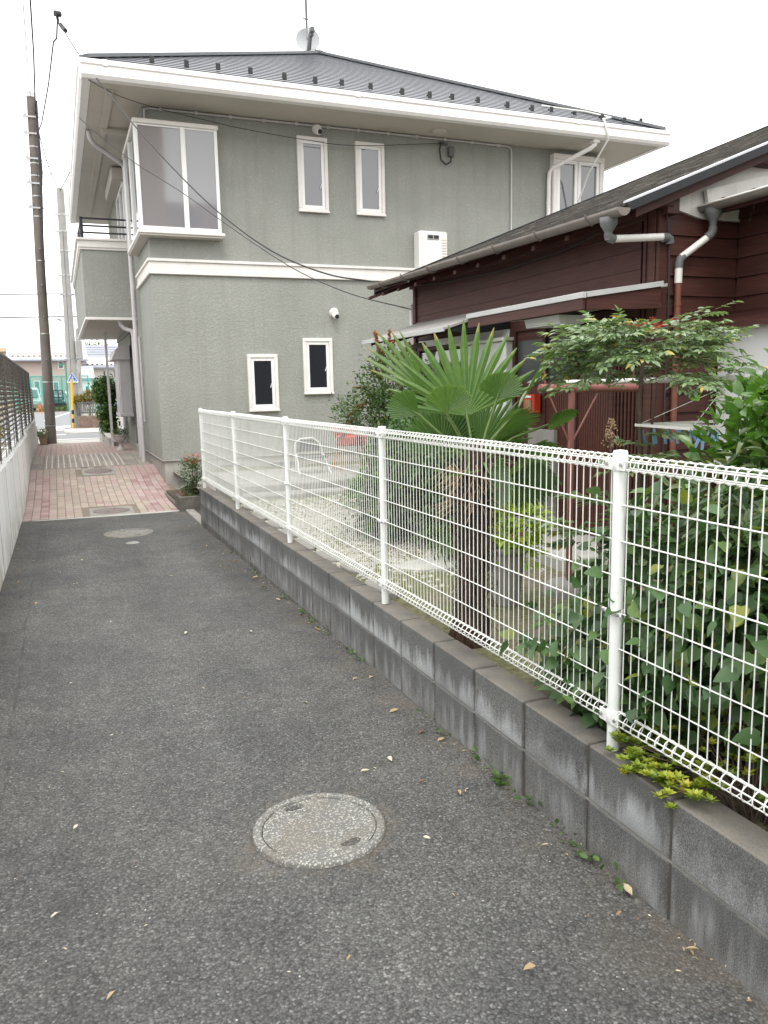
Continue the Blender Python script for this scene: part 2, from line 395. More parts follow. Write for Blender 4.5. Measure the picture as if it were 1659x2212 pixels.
REDP = M('orange_red_plastic', (.45,.04,.018), .45, .08, 8)
TERRA = M('terracotta_painted_steel', (.22,.088,.076), .45, .14, 8)
SOIL = M('dark_garden_soil', (.075,.06,.045), .95, .35, 6, bump=.6, bscale=40)
def mk_yard():
    t = NT('mossy_yard_earth'); n = t.noise(1.5, 6, .65); n2 = t.noise(30, 4)
    c = t.mix(t.rng(n, .35, .65, 0, 1), (.17,.145,.11), (.115,.135,.045)); c = t.mix(1, c, t.ramp(n2, [(.3,.6),(.7,1.4)]), 'MULTIPLY')
    t.base(c).set(.95, .2); t.bump(n2, .6, .01); return t.m
YARD = mk_yard()
GRAVEL = M('white_pebble', (.40,.385,.345), .8, .35, 25, orand=0)
def leafmat(name, stops, rough=.42, trans=.22, spec=.45):
    t = NT(name); a = t.node('Attribute', attribute_name='tint'); n = t.noise(35, 2)
    f = t.math('ADD', a.outputs['Fac'], t.rng(n, .3, .7, -.08, .08)); c = t.ramp(f, stops)
    t.base(c).set(rough, spec); tr = t.node('BsdfTranslucent'); t.con(t.mix(1, c, (1.6,1.75,.8), 'MULTIPLY'), tr.inputs['Color'])
    ms = t.node('MixShader'); ms.inputs[0].default_value = trans; out = t.n['Material Output']
    t.con(t.b.outputs[0], ms.inputs[1]); t.con(tr.outputs[0], ms.inputs[2]); t.con(ms.outputs[0], out.inputs['Surface']); return t.m
L_DARK = leafmat('dark_heart_leaf', [(0,(.035,.078,.028)),(.5,(.062,.125,.044)),(.92,(.10,.18,.052)),(1,(.2,.22,.03))], .45, .2)
L_CITRUS = leafmat('glossy_citrus_leaf', [(0,(.045,.11,.022)),(.5,(.085,.18,.03)),(1,(.19,.29,.045))], .25, .3, .6)
L_CURL = leafmat('curled_narrow_leaf', [(0,(.04,.075,.03)),(.6,(.075,.115,.045)),(1,(.19,.22,.10))], .4, .2)
L_NAND = leafmat('nandina_leaf', [(0,(.10,.165,.075)),(.55,(.17,.245,.125)),(.93,(.23,.29,.08)),(.97,(.35,.28,.04)),(1,(.42,.3,.04))], .26, .22, .7)
L_RED = leafmat('red_young_leaf', [(0,(.32,.045,.03)),(1,(.5,.10,.05))], .5, .25)
L_MYRT = leafmat('myrtle_leaf', [(0,(.036,.07,.026)),(.6,(.062,.11,.036)),(1,(.1,.16,.04))], .42, .2)
L_TIP = leafmat('pink_young_tip', [(0,(.16,.14,.04)),(.5,(.28,.15,.08)),(1,(.36,.13,.11))], .5, .3)
L_AZAL = leafmat('yellow_green_leaf', [(0,(.12,.19,.028)),(.6,(.27,.33,.04)),(.93,(.46,.45,.06)),(1,(.45,.38,.06))], .4, .28)
L_LIME = leafmat('chartreuse_leaf', [(0,(.22,.34,.02)),(.6,(.36,.48,.03)),(1,(.5,.56,.06))], .45, .35)
L_HEDGE = leafmat('hedge_leaf', [(0,(.1,.12,.02)),(.5,(.2,.17,.03)),(1,(.3,.16,.05))], .5, .25)
L_IVY = leafmat('ivy_leaf', [(0,(.035,.085,.02)),(1,(.09,.16,.035))], .4, .22)
L_GRASS = leafmat('strap_leaf', [(0,(.035,.085,.02)),(1,(.10,.17,.04))], .5, .25)
L_PALM = leafmat('palm_blade', [(0,(.05,.11,.028)),(.5,(.09,.17,.045)),(.85,(.15,.23,.065)),(1,(.27,.22,.07))], .3, .28, .65)
L_DRY = leafmat('dry_fallen_leaf', [(0,(.20,.10,.05)),(.4,(.36,.25,.13)),(.8,(.5,.42,.29)),(1,(.55,.5,.4))], .7, .1)
PETIOLE = M('palm_petiole', (.11,.17,.05), .5, .15, 20)
STEM = M('brown_stem', (.09,.065,.05), .8, .25, 30)
STEM_G = M('green_stem', (.10,.13,.05), .6, .2, 30)
def mk_fibre():
    t = NT('palm_trunk_fibre'); n = t.noise(26, 5, .7, stretch=(1.5,1.5,.5)); x,y,z = t.xyz()
    c = t.mix(t.rng(n, .35, .7, 0, 1), (.028,.017,.013), (.095,.06,.042)); t.base(c).set(.95, .15); t.bump(n, 1, .02); return t.m
FIBRE = mk_fibre()
FIBRE2 = M('dark_palm_fibre', (.07,.045,.032), .9, .3, 30)
STRAW = M('straw_fibre', (.27,.18,.105), .8, .25, 30)

# ---------------------------------------------------------------- ground
_GP = [(-12,.15),(1.69,.02),(10.2,-.09),(11.75,-.11),(13,-.085),(14.4,.0),(15.7,.16),(16.6,.23),(18,.275),(22.9,.28)]
def gz(y):
    return float(np.interp(y, [q[0] for q in _GP], [q[1] for q in _GP]))
WX = 1.5658; FX = 1.6168                                   # wall face, fence line
def sheet(xs, ys, zf):
    m = MB(); nx = len(xs)
    m.add([(x, y, zf(x, y)) for y in ys for x in xs], [(j*nx+i, j*nx+i+1, (j+1)*nx+i+1, (j+1)*nx+i) for j in range(len(ys)-1) for i in range(nx-1)], True); return m
def lane_z(x, y): return gz(y) + .006*math.sin(y*1.3+x*2) + .005*math.sin(x*3.1-y*.7)*(1 if y < 11 else 0)
struct('asphalt_lane', sheet(np.linspace(-.66, 1.75, 15), np.linspace(-10, 11.78, 90), lane_z), ASPHALT)
g = MB()
g.quad((-400,22.9,.262),(400,22.9,.262),(400,900,.262),(-400,900,.262))
g.quad((-400,-400,.24),(-.72,-400,.24),(-.72,22.9,.24),(-400,22.9,.24))
g.quad((1.78,-400,.2),(400,-400,.2),(400,22.9,.2),(1.78,22.9,.2))
g.quad((-.72,-400,.1),(1.78,-400,.1),(1.78,-10,.1),(-.72,-10,.1))
struct('ground', g, M('grey_earth', (.22,.21,.19), .95, .2, 1))
struct('pavement_base', sheet(np.linspace(-.66, 1.75, 5), np.linspace(11.70, 22.95, 60), lambda x, y: gz(y)-.012), M('sandy_joint', (.20,.165,.13), .95, .25, 20))
st = MB(); st.quad((-60,24.9,.268),(60,24.9,.268),(60,31,.268),(-60,31,.268)); st.quad((-14,31,.268),(.42,31,.268),(1.2,64,.268),(-14,44,.268))
struct('street', st, STREET)
struct('pavement', MB().box(-.66,1.3,22.97,24.6,.2,.285), CONC)
mk = MB()
mk.quad((-.75,43.5,.273),(-.75,44.5,.273),(.95,66,.273),(.95,63.5,.273))
for i in range(5):
    mk.quad((-.62+i*.28,32.2+i*.7,.273),(-.42+i*.28,32.0+i*.7,.273),(-.42+i*.28+.2,35.0+i*.7,.273),(-.62+i*.28+.2,35.2+i*.7,.273))
mk.quad((-2,31.2,.273),(.4,31.9,.273),(.4,32.4,.273),(-2,31.6,.273)); mk.quad((-2,25.2,.273),(1.2,25.2,.273),(1.2,25.45,.273),(-2,25.45,.273)); mk.quad((-.3,28.2,.273),(.15,28.2,.273),(.15,28.5,.273),(-.3,28.5,.273))
struct('road_markings', mk, WHITE_LINE)
cs = MB(); cs.prism([(.12,29.6,.25),(.5,28.9,.25),(3,28.7,.25),(3,32.5,.25),(.3,32.5,.25),(.12,31,.25)], (0,0,.045))
struct('sidewalk', cs, CONC, fix=True)
struct('grass_verge_ground', sheet([-6,2.6],[66.5,72],lambda x,y:.29), YARD)

# brick pavers: each is an object, shared meshes, ends at the concrete edging
pav = struct('brick_pavement', MB().cbox(-.6,1.6,11.66,11.74,-.2,-.103,.006), CONC, fix=True)
def in_cover(x, y): return (.25 < x < .95 and 11.7 < y < 12.6) or (.25 < x < .92 and 15.3 < y < 16.12)
PW, PL = .1115, .223
bx = MB().cbox(-PW/2+.003, PW/2-.003, -PL/2+.005, PL/2-.005, -.05, 0, .004)
def bmesh_for(mat): me = bx.mesh('brick'); fixn(me); me.materials.append(mat); return me
BM = {k: bmesh_for(m_) for k, m_ in dict(t=BR_TAN, p=BR_PINK, r=BR_RED, g=BR_GREY).items()}
hx = MB().cbox(-PW/2+.003, PW/2-.003, -PL/4+.003, PL/4-.003, -.05, 0, .004)
HM = {}
for k, m_ in dict(p=BR_PINK, r=BR_RED).items(): me = hx.mesh('brick'); fixn(me); me.materials.append(m_); HM[k] = me
rest = {k: MB() for k in 'tprg'}; nb = 0; rows = []
NC = 20
for j in range(-1, 60):
    for i in range(NC): rows.append((j, i))
for j, i in rows:
    x = -.585+PW*(i+.5); off = (PL/2 if i % 2 else 0)*.0
    y = 11.76+PL*(j+.5)+((i*7) % 5)*.004
    if y-PL/2 < 11.745 or y+PL/2 > 22.95 or in_cover(x, y): continue
    if 16.14 < y < 18.72: continue
    wave = .9+.22*math.sin(y*1.7)
    if i < 2 or (i > 12 and (i-12)*.11 > abs(y-13.9)*.35-.0 and random.random() < .85) : k = 'p'
    elif i > 14 and random.random() < .5: k = 'r' if random.random() < .4 else 'p'
    elif y > 18.6: k = 'p' if random.random() < .7 else 't'
    else: k = 't' if random.random() < .86 else 'p'
    if i > 15 and 13.2 < y < 15.7 and random.random() < .6: k = 'r'
    z = gz(y)+random.uniform(-.002, .002); sl = (gz(y+.1)-gz(y-.1))/.2
    if nb < 296:
        if i == 2:
            o = link('brick', BM['r' if j % 2 else 'p'], None, pav, (x, y, z)); o.rotation_euler = (math.atan(sl), 0, 0); nb += 1; continue
        o = link('brick', BM[k], None, pav, (x, y, z)); o.rotation_euler = (math.atan(sl), 0, random.uniform(-.006, .006)); nb += 1
    else:
        m = rest[k]; n0 = len(m.v); m.cbox(x-PW/2+.003, x+PW/2-.003, y-PL/2+.003, y+PL/2-.003, z-.05, z, .004)
        for q in range(n0, len(m.v)): vx, vy, vz = m.v[q]; m.v[q] = (vx, vy, vz+sl*(vy-y))
for k, m_ in dict(t=BR_TAN, p=BR_PINK, r=BR_RED).items():
    if rest[k].v: tag(part('brick_field', rest[k], m_, pav), kind='stuff')
# band of grey slabs with pale raised strips
for i in range(10):
    x0 = -.585+i*.2175; 
    for j in range(3):
        y0 = 16.26+j*.8; zz = [gz(y0), gz(y0+.79)]
        m = MB().cbox(x0+.004, x0+.2135, y0+.004, y0+.792, -.05, 0, .004)
        m.v = [(a, b, c+zz[0]+(zz[1]-zz[0])*(b-y0)/.79) for a, b, c in m.v]; sl_ = part('paving_slab', m, BR_GREY, pav)
        ms_ = MB().cbox(x0+.145, x0+.17, y0+.02, y0+.78, -.01, .007, .003)
        if 1 <= i <= 7: ms_.v = [(a, b, c+zz[0]+(zz[1]-zz[0])*(b-y0)/.79) for a, b, c in ms_.v]; part('strip', ms_, BR_STRIP, sl_); ms2 = MB(); ms2.v = [(a-.1, b, c) for a, b, c in ms_.v]; ms2.f = list(ms_.f); ms2.sm = list(ms_.sm); part('strip', ms2, BR_STRIP, sl_)
# ---------------------------------------------------------------- manhole covers
def cover_round(name, label, cx, cy, r, ring_mat, lid_mat, z, group=None, slots=True):
    t = thing(name, label, 'manhole cover', (cx, cy, z), group)
    m = MB().lathe([(r*.86,-.05),(r*.86,.006),(r*.875,.011),(r*.97,.012),(r,.004),(r,-.05)], (cx, cy, z), 48, cap=False)
    part('rim', m, ring_mat, t)
    # lid with two open slots cut out of it
    n = 56; vs = [(cx, cy, z)]; lid = MB()
    rr = [0, .3, .62, .80, .845]; 
    sl = [(-.20, .70, -.72), (.30, -.56, -.72)] if slots else []
    G = 70; pts = {}
    def inslot(px, py):
        for sx, sy, a in sl:
            dx, dy = px-sx, py-sy; u = dx*math.cos(a+.9)+dy*math.sin(a+.9); v_ = -dx*math.sin(a+.9)+dy*math.cos(a+.9)
            if (abs(u)/.15)**3+(abs(v_)/.065)**2 < 1: return True
        return False
    for i in range(G+1):
        for j in range(G+1):
            px, py = -1+2*i/G, -1+2*j/G
            d = math.hypot(px, py); s = max(abs(px), abs(py))/d if d > 0 else 1
            px, py = px*s, py*s                      # square to disc
            dep = -.03 if inslot(px*.845, py*.845) else .0
            pts[i, j] = len(lid.v); lid.v.append((cx+px*r*.845, cy+py*r*.845, z+.004+dep+.002*math.sin(px*9+py*7)))
    for i in range(G):
        for j in range(G): lid.f.append((pts[i,j], pts[i+1,j], pts[i+1,j+1], pts[i,j+1])); lid.sm.append(False)
    part('lid', lid, lid_mat, t, fix=False)
    part('gap', MB().lathe([(r*.84,-.03),(r*.87,-.03)], (cx, cy, z+.015), 48, cap=False), MORTAR, t, fix=False)
    return t
cover_round('manhole_cover', 'large round pebbled concrete manhole cover in the near asphalt', .765, 2.6, .243, TERRAZZO, TERRAZZO, gz(2.6)+.004)
cover_round('manhole_cover', 'round pale pebbled manhole cover in asphalt just before the brick paving', .66, 9.87, .29, TERRAZZO, TERRAZZO, gz(9.87)+.014)
t = thing('valve_cover', 'very small round pale cover in front of the farther pebbled manhole', 'valve cover', (.65, 9.2, gz(9.2)))
part('lid', MB().lathe([(.0,.012),(.06,.012),(.075,.006),(.078,-.03)], (.65,9.2,gz(9.2)+.004), 24, cap=False), CONC_D, t)
def cover_square(label, x0, x1, y0, y1):
    zc = gz((y0+y1)/2); sl = (gz(y1)-gz(y0))/(y1-y0)
    t = thing('manhole_cover', label, 'manhole cover', ((x0+x1)/2, (y0+y1)/2, zc))
    tilt = lambda m: setattr(m, 'v', [(a, b, c+sl*(b-(y0+y1)/2)) for a, b, c in m.v]) or m
    part('concrete_frame', tilt(MB().cbox(x0, x1, y0, y1, zc-.05, zc+.003, .006)), CONC_D, t)
    cx, cy = (x0+x1)/2, (y0+y1)/2; r = min(x1-x0, y1-y0)*.42
    lid = part('lid', tilt(MB().lathe([(0,.014),(r*.3,.014),(r*.9,.013),(r,.009),(r,-.01)], (cx, cy, zc), 40, cap=False)), IRON, t)
    for k in (-1, 1): part('key_hole', tilt(MB().lathe([(0,.0155),(.018,.0155),(.018,.01)], (cx+k*.05, cy+k*.12, zc), 12, cap=False)), BLACKP, lid)
cover_square('rusty iron manhole cover in a concrete square at the near edge of the brick paving', .29, .9, 11.78, 12.5)
cover_square('dark iron manhole cover in a concrete square before the grey slab band', .30, .88, 15.38, 16.04)

# ---------------------------------------------------------------- block wall under the mesh fence
bw = thing('block_wall', 'low grey concrete block wall under the white mesh fence', 'wall', (WX+.06, 5, 0))
YA = 1.6961; YEND = YA+.4*21.15
part('mortar_core', MB().box(WX+.004, WX+.116, -1.5, YEND-.005, -.32, .394), MORTAR, bw)
blk = MB().cbox(0, .12, .0045, .3955, .003, .197, .005); blk_me = blk.mesh('block'); fixn(blk_me); blk_me.materials.append(BLOCK)
for c in range(3):
    for k in range(-8, 21):
        o = link('block', blk_me, None, bw, (WX+random.uniform(-.0012,.0012), YA+.4*k, -.2+.2*c))
    o = part('block', MB().cbox(WX, WX+.12, YA+.4*21+.003, YEND, -.2+.2*c+.003, .2*c-.003, .004), BLOCK, bw)
for c in (0, 1):
    part('bed_joint', MB().box(WX+.0025, WX+.01, -1.5, YEND-.003, .2*c-.0045, .2*c+.0045), MORTAR_L, bw)
part('footing', MB().cbox(WX-.0, WX+.12, YEND+.002, YEND+1.35, -.3, -.07, .01), CONC_D, bw)

# ---------------------------------------------------------------- white mesh fence
fe = thing('mesh_fence', 'white welded wire mesh fence with looped top on the block wall', 'fence', (FX, 5, .4))
PY = [2.0297+2.001*k for k in range(-1, 5)]
ZT = 1.382
for i, y in enumerate(PY):
    po = part('post', MB().lathe([(.021,.0),(.021,ZT-.4-.012)], (FX, y, .4), 20), PAINT_FP, fe)
    part('cap', MB().lathe([(.0235,-.016),(.0235,0),(.021,.008),(.0,.011)], (FX, y, ZT), 20, cap=False), PAINT_FP, po)
    for z, h in ((ZT-.034, .045), (.87, .02), (.515, .05)):
        cl = MB().lathe([(.0215,-h/2),(.0245,-h/2+.002),(.0245,h/2-.002),(.0215,h/2)], (FX, y, z), 20, cap=False)
        for s in (-1, 1):
            cl.cbox(FX-.022, FX-.017, y+s*.028-.02, y+s*.028+.02, z-h/2+.004, z+h/2-.004, .0015)
        part('clamp', cl, PAINT_F, po)
        for s in (-1, 1): part('bolt', MB().tube([(FX-.03, y+s*.036, z), (FX-.018, y+s*.036, z)], .006, 8), STEEL, po)
# one bent wire: loop at the bottom, straight run, loop at the top
def wire_mesh():
    RL = .0245; zt, zb = ZT-.030, .515; m = MB()
    m.tube([(0, 0, zb+RL), (0, 0, .9), (0, 0, zt-RL)], .0021, 6)
    for zc in (zb, zt): m.tube([(RL*math.sin(6.2832*k/18), 0, zc+RL*math.cos(6.2832*k/18)) for k in range(18)], .0021, 6, closed=True)
    me = m.mesh('vertical_wire'); me.materials.append(PAINT_F); return me
wm = wire_mesh()
HZ = [1.22, 1.105, .988, .87, .752, .635]
for i in range(5):
    y0, y1 = PY[i]+.028, PY[i+1]-.028; 
    pn = part('mesh_panel', MB().tube([(FX, y0, .541), (FX, y1, .541)], .0024, 6), PAINT_F, fe)
    n = 52
    for k in range(n+1):
        y = y0+.012+(y1-y0-.024)*k/n
        if y < 1.25: continue
        link('vertical_wire', wm, None, pn, (FX, y, 0))
    for z in HZ: part('horizontal_wire', MB().tube([(FX-.004, y0-.006, z), (FX-.004, y1+.006, z)], .0026, 6), PAINT_F, pn)
    for zc in (ZT-.030, .515):
        for q in (0, 70, 140, 215, 290):
            part('horizontal_wire', MB().tube([(FX+.022*math.sin(R(q)), y0-.004, zc+.022*math.cos(R(q))), (FX+.022*math.sin(R(q)), y1+.004, zc+.022*math.cos(R(q)))], .0024, 6), PAINT_F, pn)

# ---------------------------------------------------------------- white wall and louvre fence on the left
LX = -.585
lw = thing('boundary_wall', 'white rendered boundary wall along the left side of the alley', 'wall', (LX-.06, 12, 0))
def wt(y): return .84 if y < 16 else (.93 if y < 22.3 else .76)
segs = [(-4, 2), (2, 8), (8, 12.2), (12.2, 16.05), (16.07, 18.4), (18.42, 22.3), (22.32, 23.6)]
for a, b in segs:
    h = wt(a+.1); p_ = part('wall_panel', MB().cbox(LX-.12, LX, a+.004, b-.004, -.4, h, .012), LWALL, lw)
    ca = MB(); yy = a+.01
    while yy < b-.02:
        e = min(b-.01, yy+random.uniform(.35, .6)); w = random.uniform(-.008, .012)
        ca.cbox(LX-.13, LX+.006+w, yy, e-.004, h+.001, h+.022+random.uniform(0,.012), .006); yy = e
    part('coping', ca, LWALL, p_)
yy = 5.2
gm = MB()
while yy < 22.2:
    gm.box(LX-.002, LX+.0035, yy, yy+.005, -.2, wt(yy)-.01); yy += 1.4
part('groove_line', gm, M('faint_groove',(.46,.455,.44),.9,.1,5), lw)
lf = thing('louvre_fence', 'dark bronze louvre fence standing on the white wall on the left', 'fence', (LX-.06, 12, .85))
sl_me = MB().beam((0, 0, 0), (0, 1.99, 0), .062, .007).mesh('slat'); fixn(sl_me); sl_me.materials.append(LOUVRE)
Yp = [7.9+2*k for k in range(8)]
for k, y in enumerate(Yp):
    part('post', MB().cbox(LX-.08, LX-.05, y-.015, y+.015, wt(y), 2.13, .003), LOUVRE, lf)
    if k == len(Yp)-1: break
    for q in (.5, 1.0, 1.5): part('stile', MB().cbox(LX-.036, LX-.026, y+q-.006, y+q+.006, wt(y+1)+.03, 2.11, .002), LOUVRE, lf)
    part('top_rail', MB().cbox(LX-.09, LX-.03, y+.021, y+1.979, 2.1, 2.13, .004), LOUVRE, lf)
    n = 19
    for i in range(n):
        o = link('slat', sl_me, None, lf, (LX-.066, y+.005, wt(y+1)+.07+i*(2.07-wt(y+1)-.07)/(n-1))); o.rotation_euler = (0, R(-48), 0)
for y in (22.2, 23.5): part('post', MB().cbox(LX-.085, LX-.045, y-.02, y+.02, .76, 1.75, .003), LOUVRE, lf)
for i in range(13):
    o = part('slat', MB().cbox(LX-.07, LX-.06, 22.22, 23.48, .82+i*.07, .86+i*.07, .002), LOUVRE, lf)

# ---------------------------------------------------------------- grey-green two-storey house
HX, HY = 1.62, 14.35; HX1, HY1 = 10.65, 23.6
house = thing('grey_house', 'two-storey grey-green stucco house with hipped slate roof and corner bay window', 'house', (6.1, 19, 0))
wl_ = MB().box(HX, HX1, HY, 17.75, .40, 6.23).box(HX+.0, HX1-.002, 17.752, HY1, 2.95, 6.228).box(HX+.55, HX1-.004, 17.752, 19.6, .40, 2.94).box(HX+.02, HX1-.006, 19.602, HY1, .40, 2.94)
part('wall', wl_, STUCCO, house)
part('foundation', MB().box(HX+.025, HX1-.03, HY+.025, HY1-.03, -.4, .40), FOUND, house)
part('drip_edge', MB().cbox(HX-.012, HX1+.01, HY-.012, 17.76, .392, .412, .003), FOUND, house)
# storey band, moulded
bd = MB()
for (a, b, o) in ((3.57, 3.63, .05), (3.632, 3.775, .03), (3.777, 3.825, .06)):
    bd.cbox(HX-o, HX1+o, HY-o, HY-.001, a, b, .006); bd.cbox(HX-o+.001, HX-.001, HY, 16.55, a+.001, b-.001, .006)
part('storey_band', bd, WHITE_T, house)
def frame_ring(m, x0, x1, z0, z1, w, y0, y1, c=.006):
    m.cbox(x0, x1, y0, y1, z1-w, z1, c); m.cbox(x0, x1, y0, y1, z0, z0+w, c)
    m.cbox(x0, x0+w, y0, y1, z0+w+.001, z1-w-.001, c); m.cbox(x1-w, x1, y0, y1, z0+w+.001, z1-w-.001, c)
def win(x0, x1, z0, z1, glass, handle=True):
    m = MB(); frame_ring(m, x0, x1, z0, z1, .062, HY-.05, HY+.02); m.cbox(x0-.008, x1+.008, HY-.065, HY-.051, z0-.004, z0+.03, .003)
    f = part('window', m, WHITE_T, house)
    m2 = MB(); frame_ring(m2, x0+.064, x1-.064, z0+.064, z1-.064, .055, HY-.03, HY+.02, .004); part('sash', m2, ALU, f)
    part('pane', MB().quad((x0+.1,HY-.012,z0+.1),(x1-.1,HY-.012,z0+.1),(x1-.1,HY-.012,z1-.1),(x0+.1,HY-.012,z1-.1)), glass, f, fix=False)
    if handle: part('handle', MB().beam((x1-.15,HY-.035,z0+.42),(x1-.12,HY-.035,z0+.5),.012,.012), ALU, f)
win(4.24, 4.80, 4.73, 6.01, GLASS_M); win(5.335, 5.90, 4.735, 6.01, GLASS_M)
win(3.18, 3.735, 1.215, 2.23, GLASS_D); win(4.22, 4.785, 1.50, 2.515, GLASS_D)
# corner bay window
BX0, BX1, BY0, BY1, BZ0, BZ1 = 1.46, 2.80, 14.12, 16.35, 4.19, 5.97
bay = part('bay_window', MB().cbox(BX0-.02, BX1+.02, BY0-.02, HY-.003, BZ1-.07, BZ1, .008).cbox(BX0-.019, HX-.003, HY-.002, BY1, BZ1-.071, BZ1-.001, .008)
     .cbox(BX0-.03, BX1+.05, BY0-.045, HY-.003, BZ0, BZ0+.05, .008).cbox(BX0-.029, HX-.003, HY-.002, BY1+.02, BZ0+.001, BZ0+.049, .008), WHITE_T, house)
fr = MB()
for x in (BX0+.0, BX1-.055): fr.cbox(x, x+.055, BY0, BY0+.06, BZ0+.051, BZ1-.072, .005)
fr.cbox(2.191, 2.27, BY0-.004, BY0+.05, BZ0+.052, BZ1-.073, .005)
fr.cbox(BX0+.056, 2.19, BY0+.002, BY0+.05, BZ0+.051, BZ0+.118, .005); fr.cbox(2.271, BX1-.056, BY0+.002, BY0+.05, BZ0+.051, BZ0+.118, .005)
fr.cbox(BX0+.056, 2.189, BY0+.01, BY0+.05, BZ1-.1, BZ1-.073, .003); fr.cbox(2.271, BX1-.056, BY0+.01, BY0+.05, BZ1-.1, BZ1-.073, .003)
for y in (BY0+.07, 15.2, BY1-.12): fr.cbox(BX0-.004, BX0+.055, y, y+.075, BZ0+.052, BZ1-.073, .005)
fr.cbox(BX0, BX0+.05, BY0+.145, 15.199, BZ0+.052, BZ0+.11, .004); fr.cbox(BX0, BX0+.05, 15.276, BY1-.121, BZ0+.052, BZ0+.11, .004)
fr.cbox(BX0, HX-.003, BY1-.04, BY1-.001, BZ0+.05, BZ1-.073, .004); fr.cbox(BX1-.05, BX1-.004, BY0+.061, HY-.002, BZ0+.052, BZ1-.073, .004)
part('frame', fr, ALU, bay)
part('pane', MB().quad((BX0+.04,BY0+.03,BZ0+.09),(2.22,BY0+.03,BZ0+.09),(2.22,BY0+.03,BZ1-.08),(BX0+.04,BY0+.03,BZ1-.08)), GLASS_C, bay, fix=False)
part('pane', MB().quad((2.25,BY0+.022,BZ0+.09),(BX1-.04,BY0+.022,BZ0+.09),(BX1-.04,BY0+.022,BZ1-.08),(2.25,BY0+.022,BZ1-.08)), GLASS_C, bay, fix=False)
part('pane', MB().quad((BX0+.03,BY0+.1,BZ0+.08),(BX0+.03,15.22,BZ0+.08),(BX0+.03,15.22,BZ1-.08),(BX0+.03,BY0+.1,BZ1-.08)), GLASS_C, bay)
part('pane', MB().quad((BX0+.024,15.24,BZ0+.08),(BX0+.024,BY1-.08,BZ0+.08),(BX0+.024,BY1-.08,BZ1-.08),(BX0+.024,15.24,BZ1-.08)), GLASS_C, bay)
part('bottom_board', MB().box(BX0-.01, BX1+.02, BY0-.02, HY-.003, BZ0-.03, BZ0-.001).box(BX0-.009, HX-.003, HY-.002, BY1, BZ0-.029, BZ0-.002), SOFFIT, bay)
# right-hand corner window with two sashes
rw = MB(); RX0, RX1, RZ0, RZ1 = 9.5, 10.72, 4.5, 6.13
rw.cbox(RX0, RX1, HY-.16, HY-.002, RZ1-.1, RZ1, .008); rw.cbox(RX0, RX1, HY-.16, HY-.002, RZ0, RZ0+.08, .008)
for x in (RX0, RX1-.1): rw.cbox(x, x+.1, HY-.15, HY-.002, RZ0+.081, RZ1-.101, .006)
rb = part('window', rw, WHITE_T, house, fix=True)
s2 = MB()
for a, b in ((RX0+.101, 10.09), (10.1, RX1-.101)): frame_ring(s2, a, b, RZ0+.082, RZ1-.102, .07, HY-.13, HY-.06, .005)
part('sash', s2, ALU, rb)
for a, b in ((RX0+.15, 10.05), (10.14, RX1-.15)): part('pane', MB().quad((a,HY-.09,RZ0+.12),(b,HY-.09,RZ0+.12),(b,HY-.09,RZ1-.14),(a,HY-.09,RZ1-.14)), GLASS_M, rb, fix=False)
# roof: hipped, stepped slate courses
EX0, EX1, EY0, EY1, EZ = .74, 11.56, 13.4, 24.4, 6.5
AP = (6.15, 18.81, EZ+.5*5.41); AP2 = (6.15, 18.99, EZ+.5*5.41)
def hip(e0, e1, a0, a1, n, name):
    e0, e1, a0, a1 = map(Vector, (e0, e1, a0, a1)); nr = (e1-e0).cross(a0-e0).normalized(); nr = nr if nr.z > 0 else -nr
    m = MB(); ed = MB()
    for i in range(n):
        t0, t1 = i/n, (i+1)/n
        l0, l1 = e0.lerp(a0, t0)+nr*.015, e1.lerp(a1, t0)+nr*.015; u0, u1 = e0.lerp(a0, t1)+nr*.002, e1.lerp(a1, t1)+nr*.002
        m.quad(l0, l1, u1, u0); ed.quad(e0.lerp(a0, t0), e1.lerp(a1, t0), l1, l0)
    r_ = part(name, m, SLATE, house, fix=False); tag(r_, kind='stuff')
    e_ = part('slate_edge', ed, SLATE_E, r_, fix=False); return r_
NR = 28
hip((EX0,EY0,EZ),(EX1,EY0,EZ),AP,AP,NR,'slate_slope'); hip((EX0,EY1,EZ),(EX0,EY0,EZ),AP2,AP,NR,'slate_slope')
hip((EX1,EY0,EZ),(EX1,EY1,EZ),AP,AP2,NR,'slate_slope'); hip((EX1,EY1,EZ),(EX0,EY1,EZ),AP2,AP2,NR,'slate_slope')
for e in ((EX0,EY0),(EX1,EY0),(EX0,EY1),(EX1,EY1)):
    a = AP if e[1] == EY0 else AP2
    part('hip_cap', MB().beam((e[0], e[1], EZ+.035), (a[0], a[1], a[2]+.035), .17, .05), RIDGE_M, house)
part('ridge_cap', MB().cbox(AP[0]-.1, AP[0]+.1, AP[1]-.1, AP2[1]+.1, AP[2]+.0, AP[2]+.06, .01), RIDGE_M, house)
sg = MB().beam((0,-.05,.04),(0,.04,.08),.04,.03).box(-.036,.036,-.06,-.045,.005,.105).mesh('snow_guard'); fixn(sg); sg.materials.append(BLACKP)
for k in range(19):
    x = 1.75+.53*k; s = (.30 if (k % 4) in (0, 1) else .46)
    if k in (0,): s = .30
    link('snow_guard', sg, None, house, (x, EY0+s, EZ+.5*s))
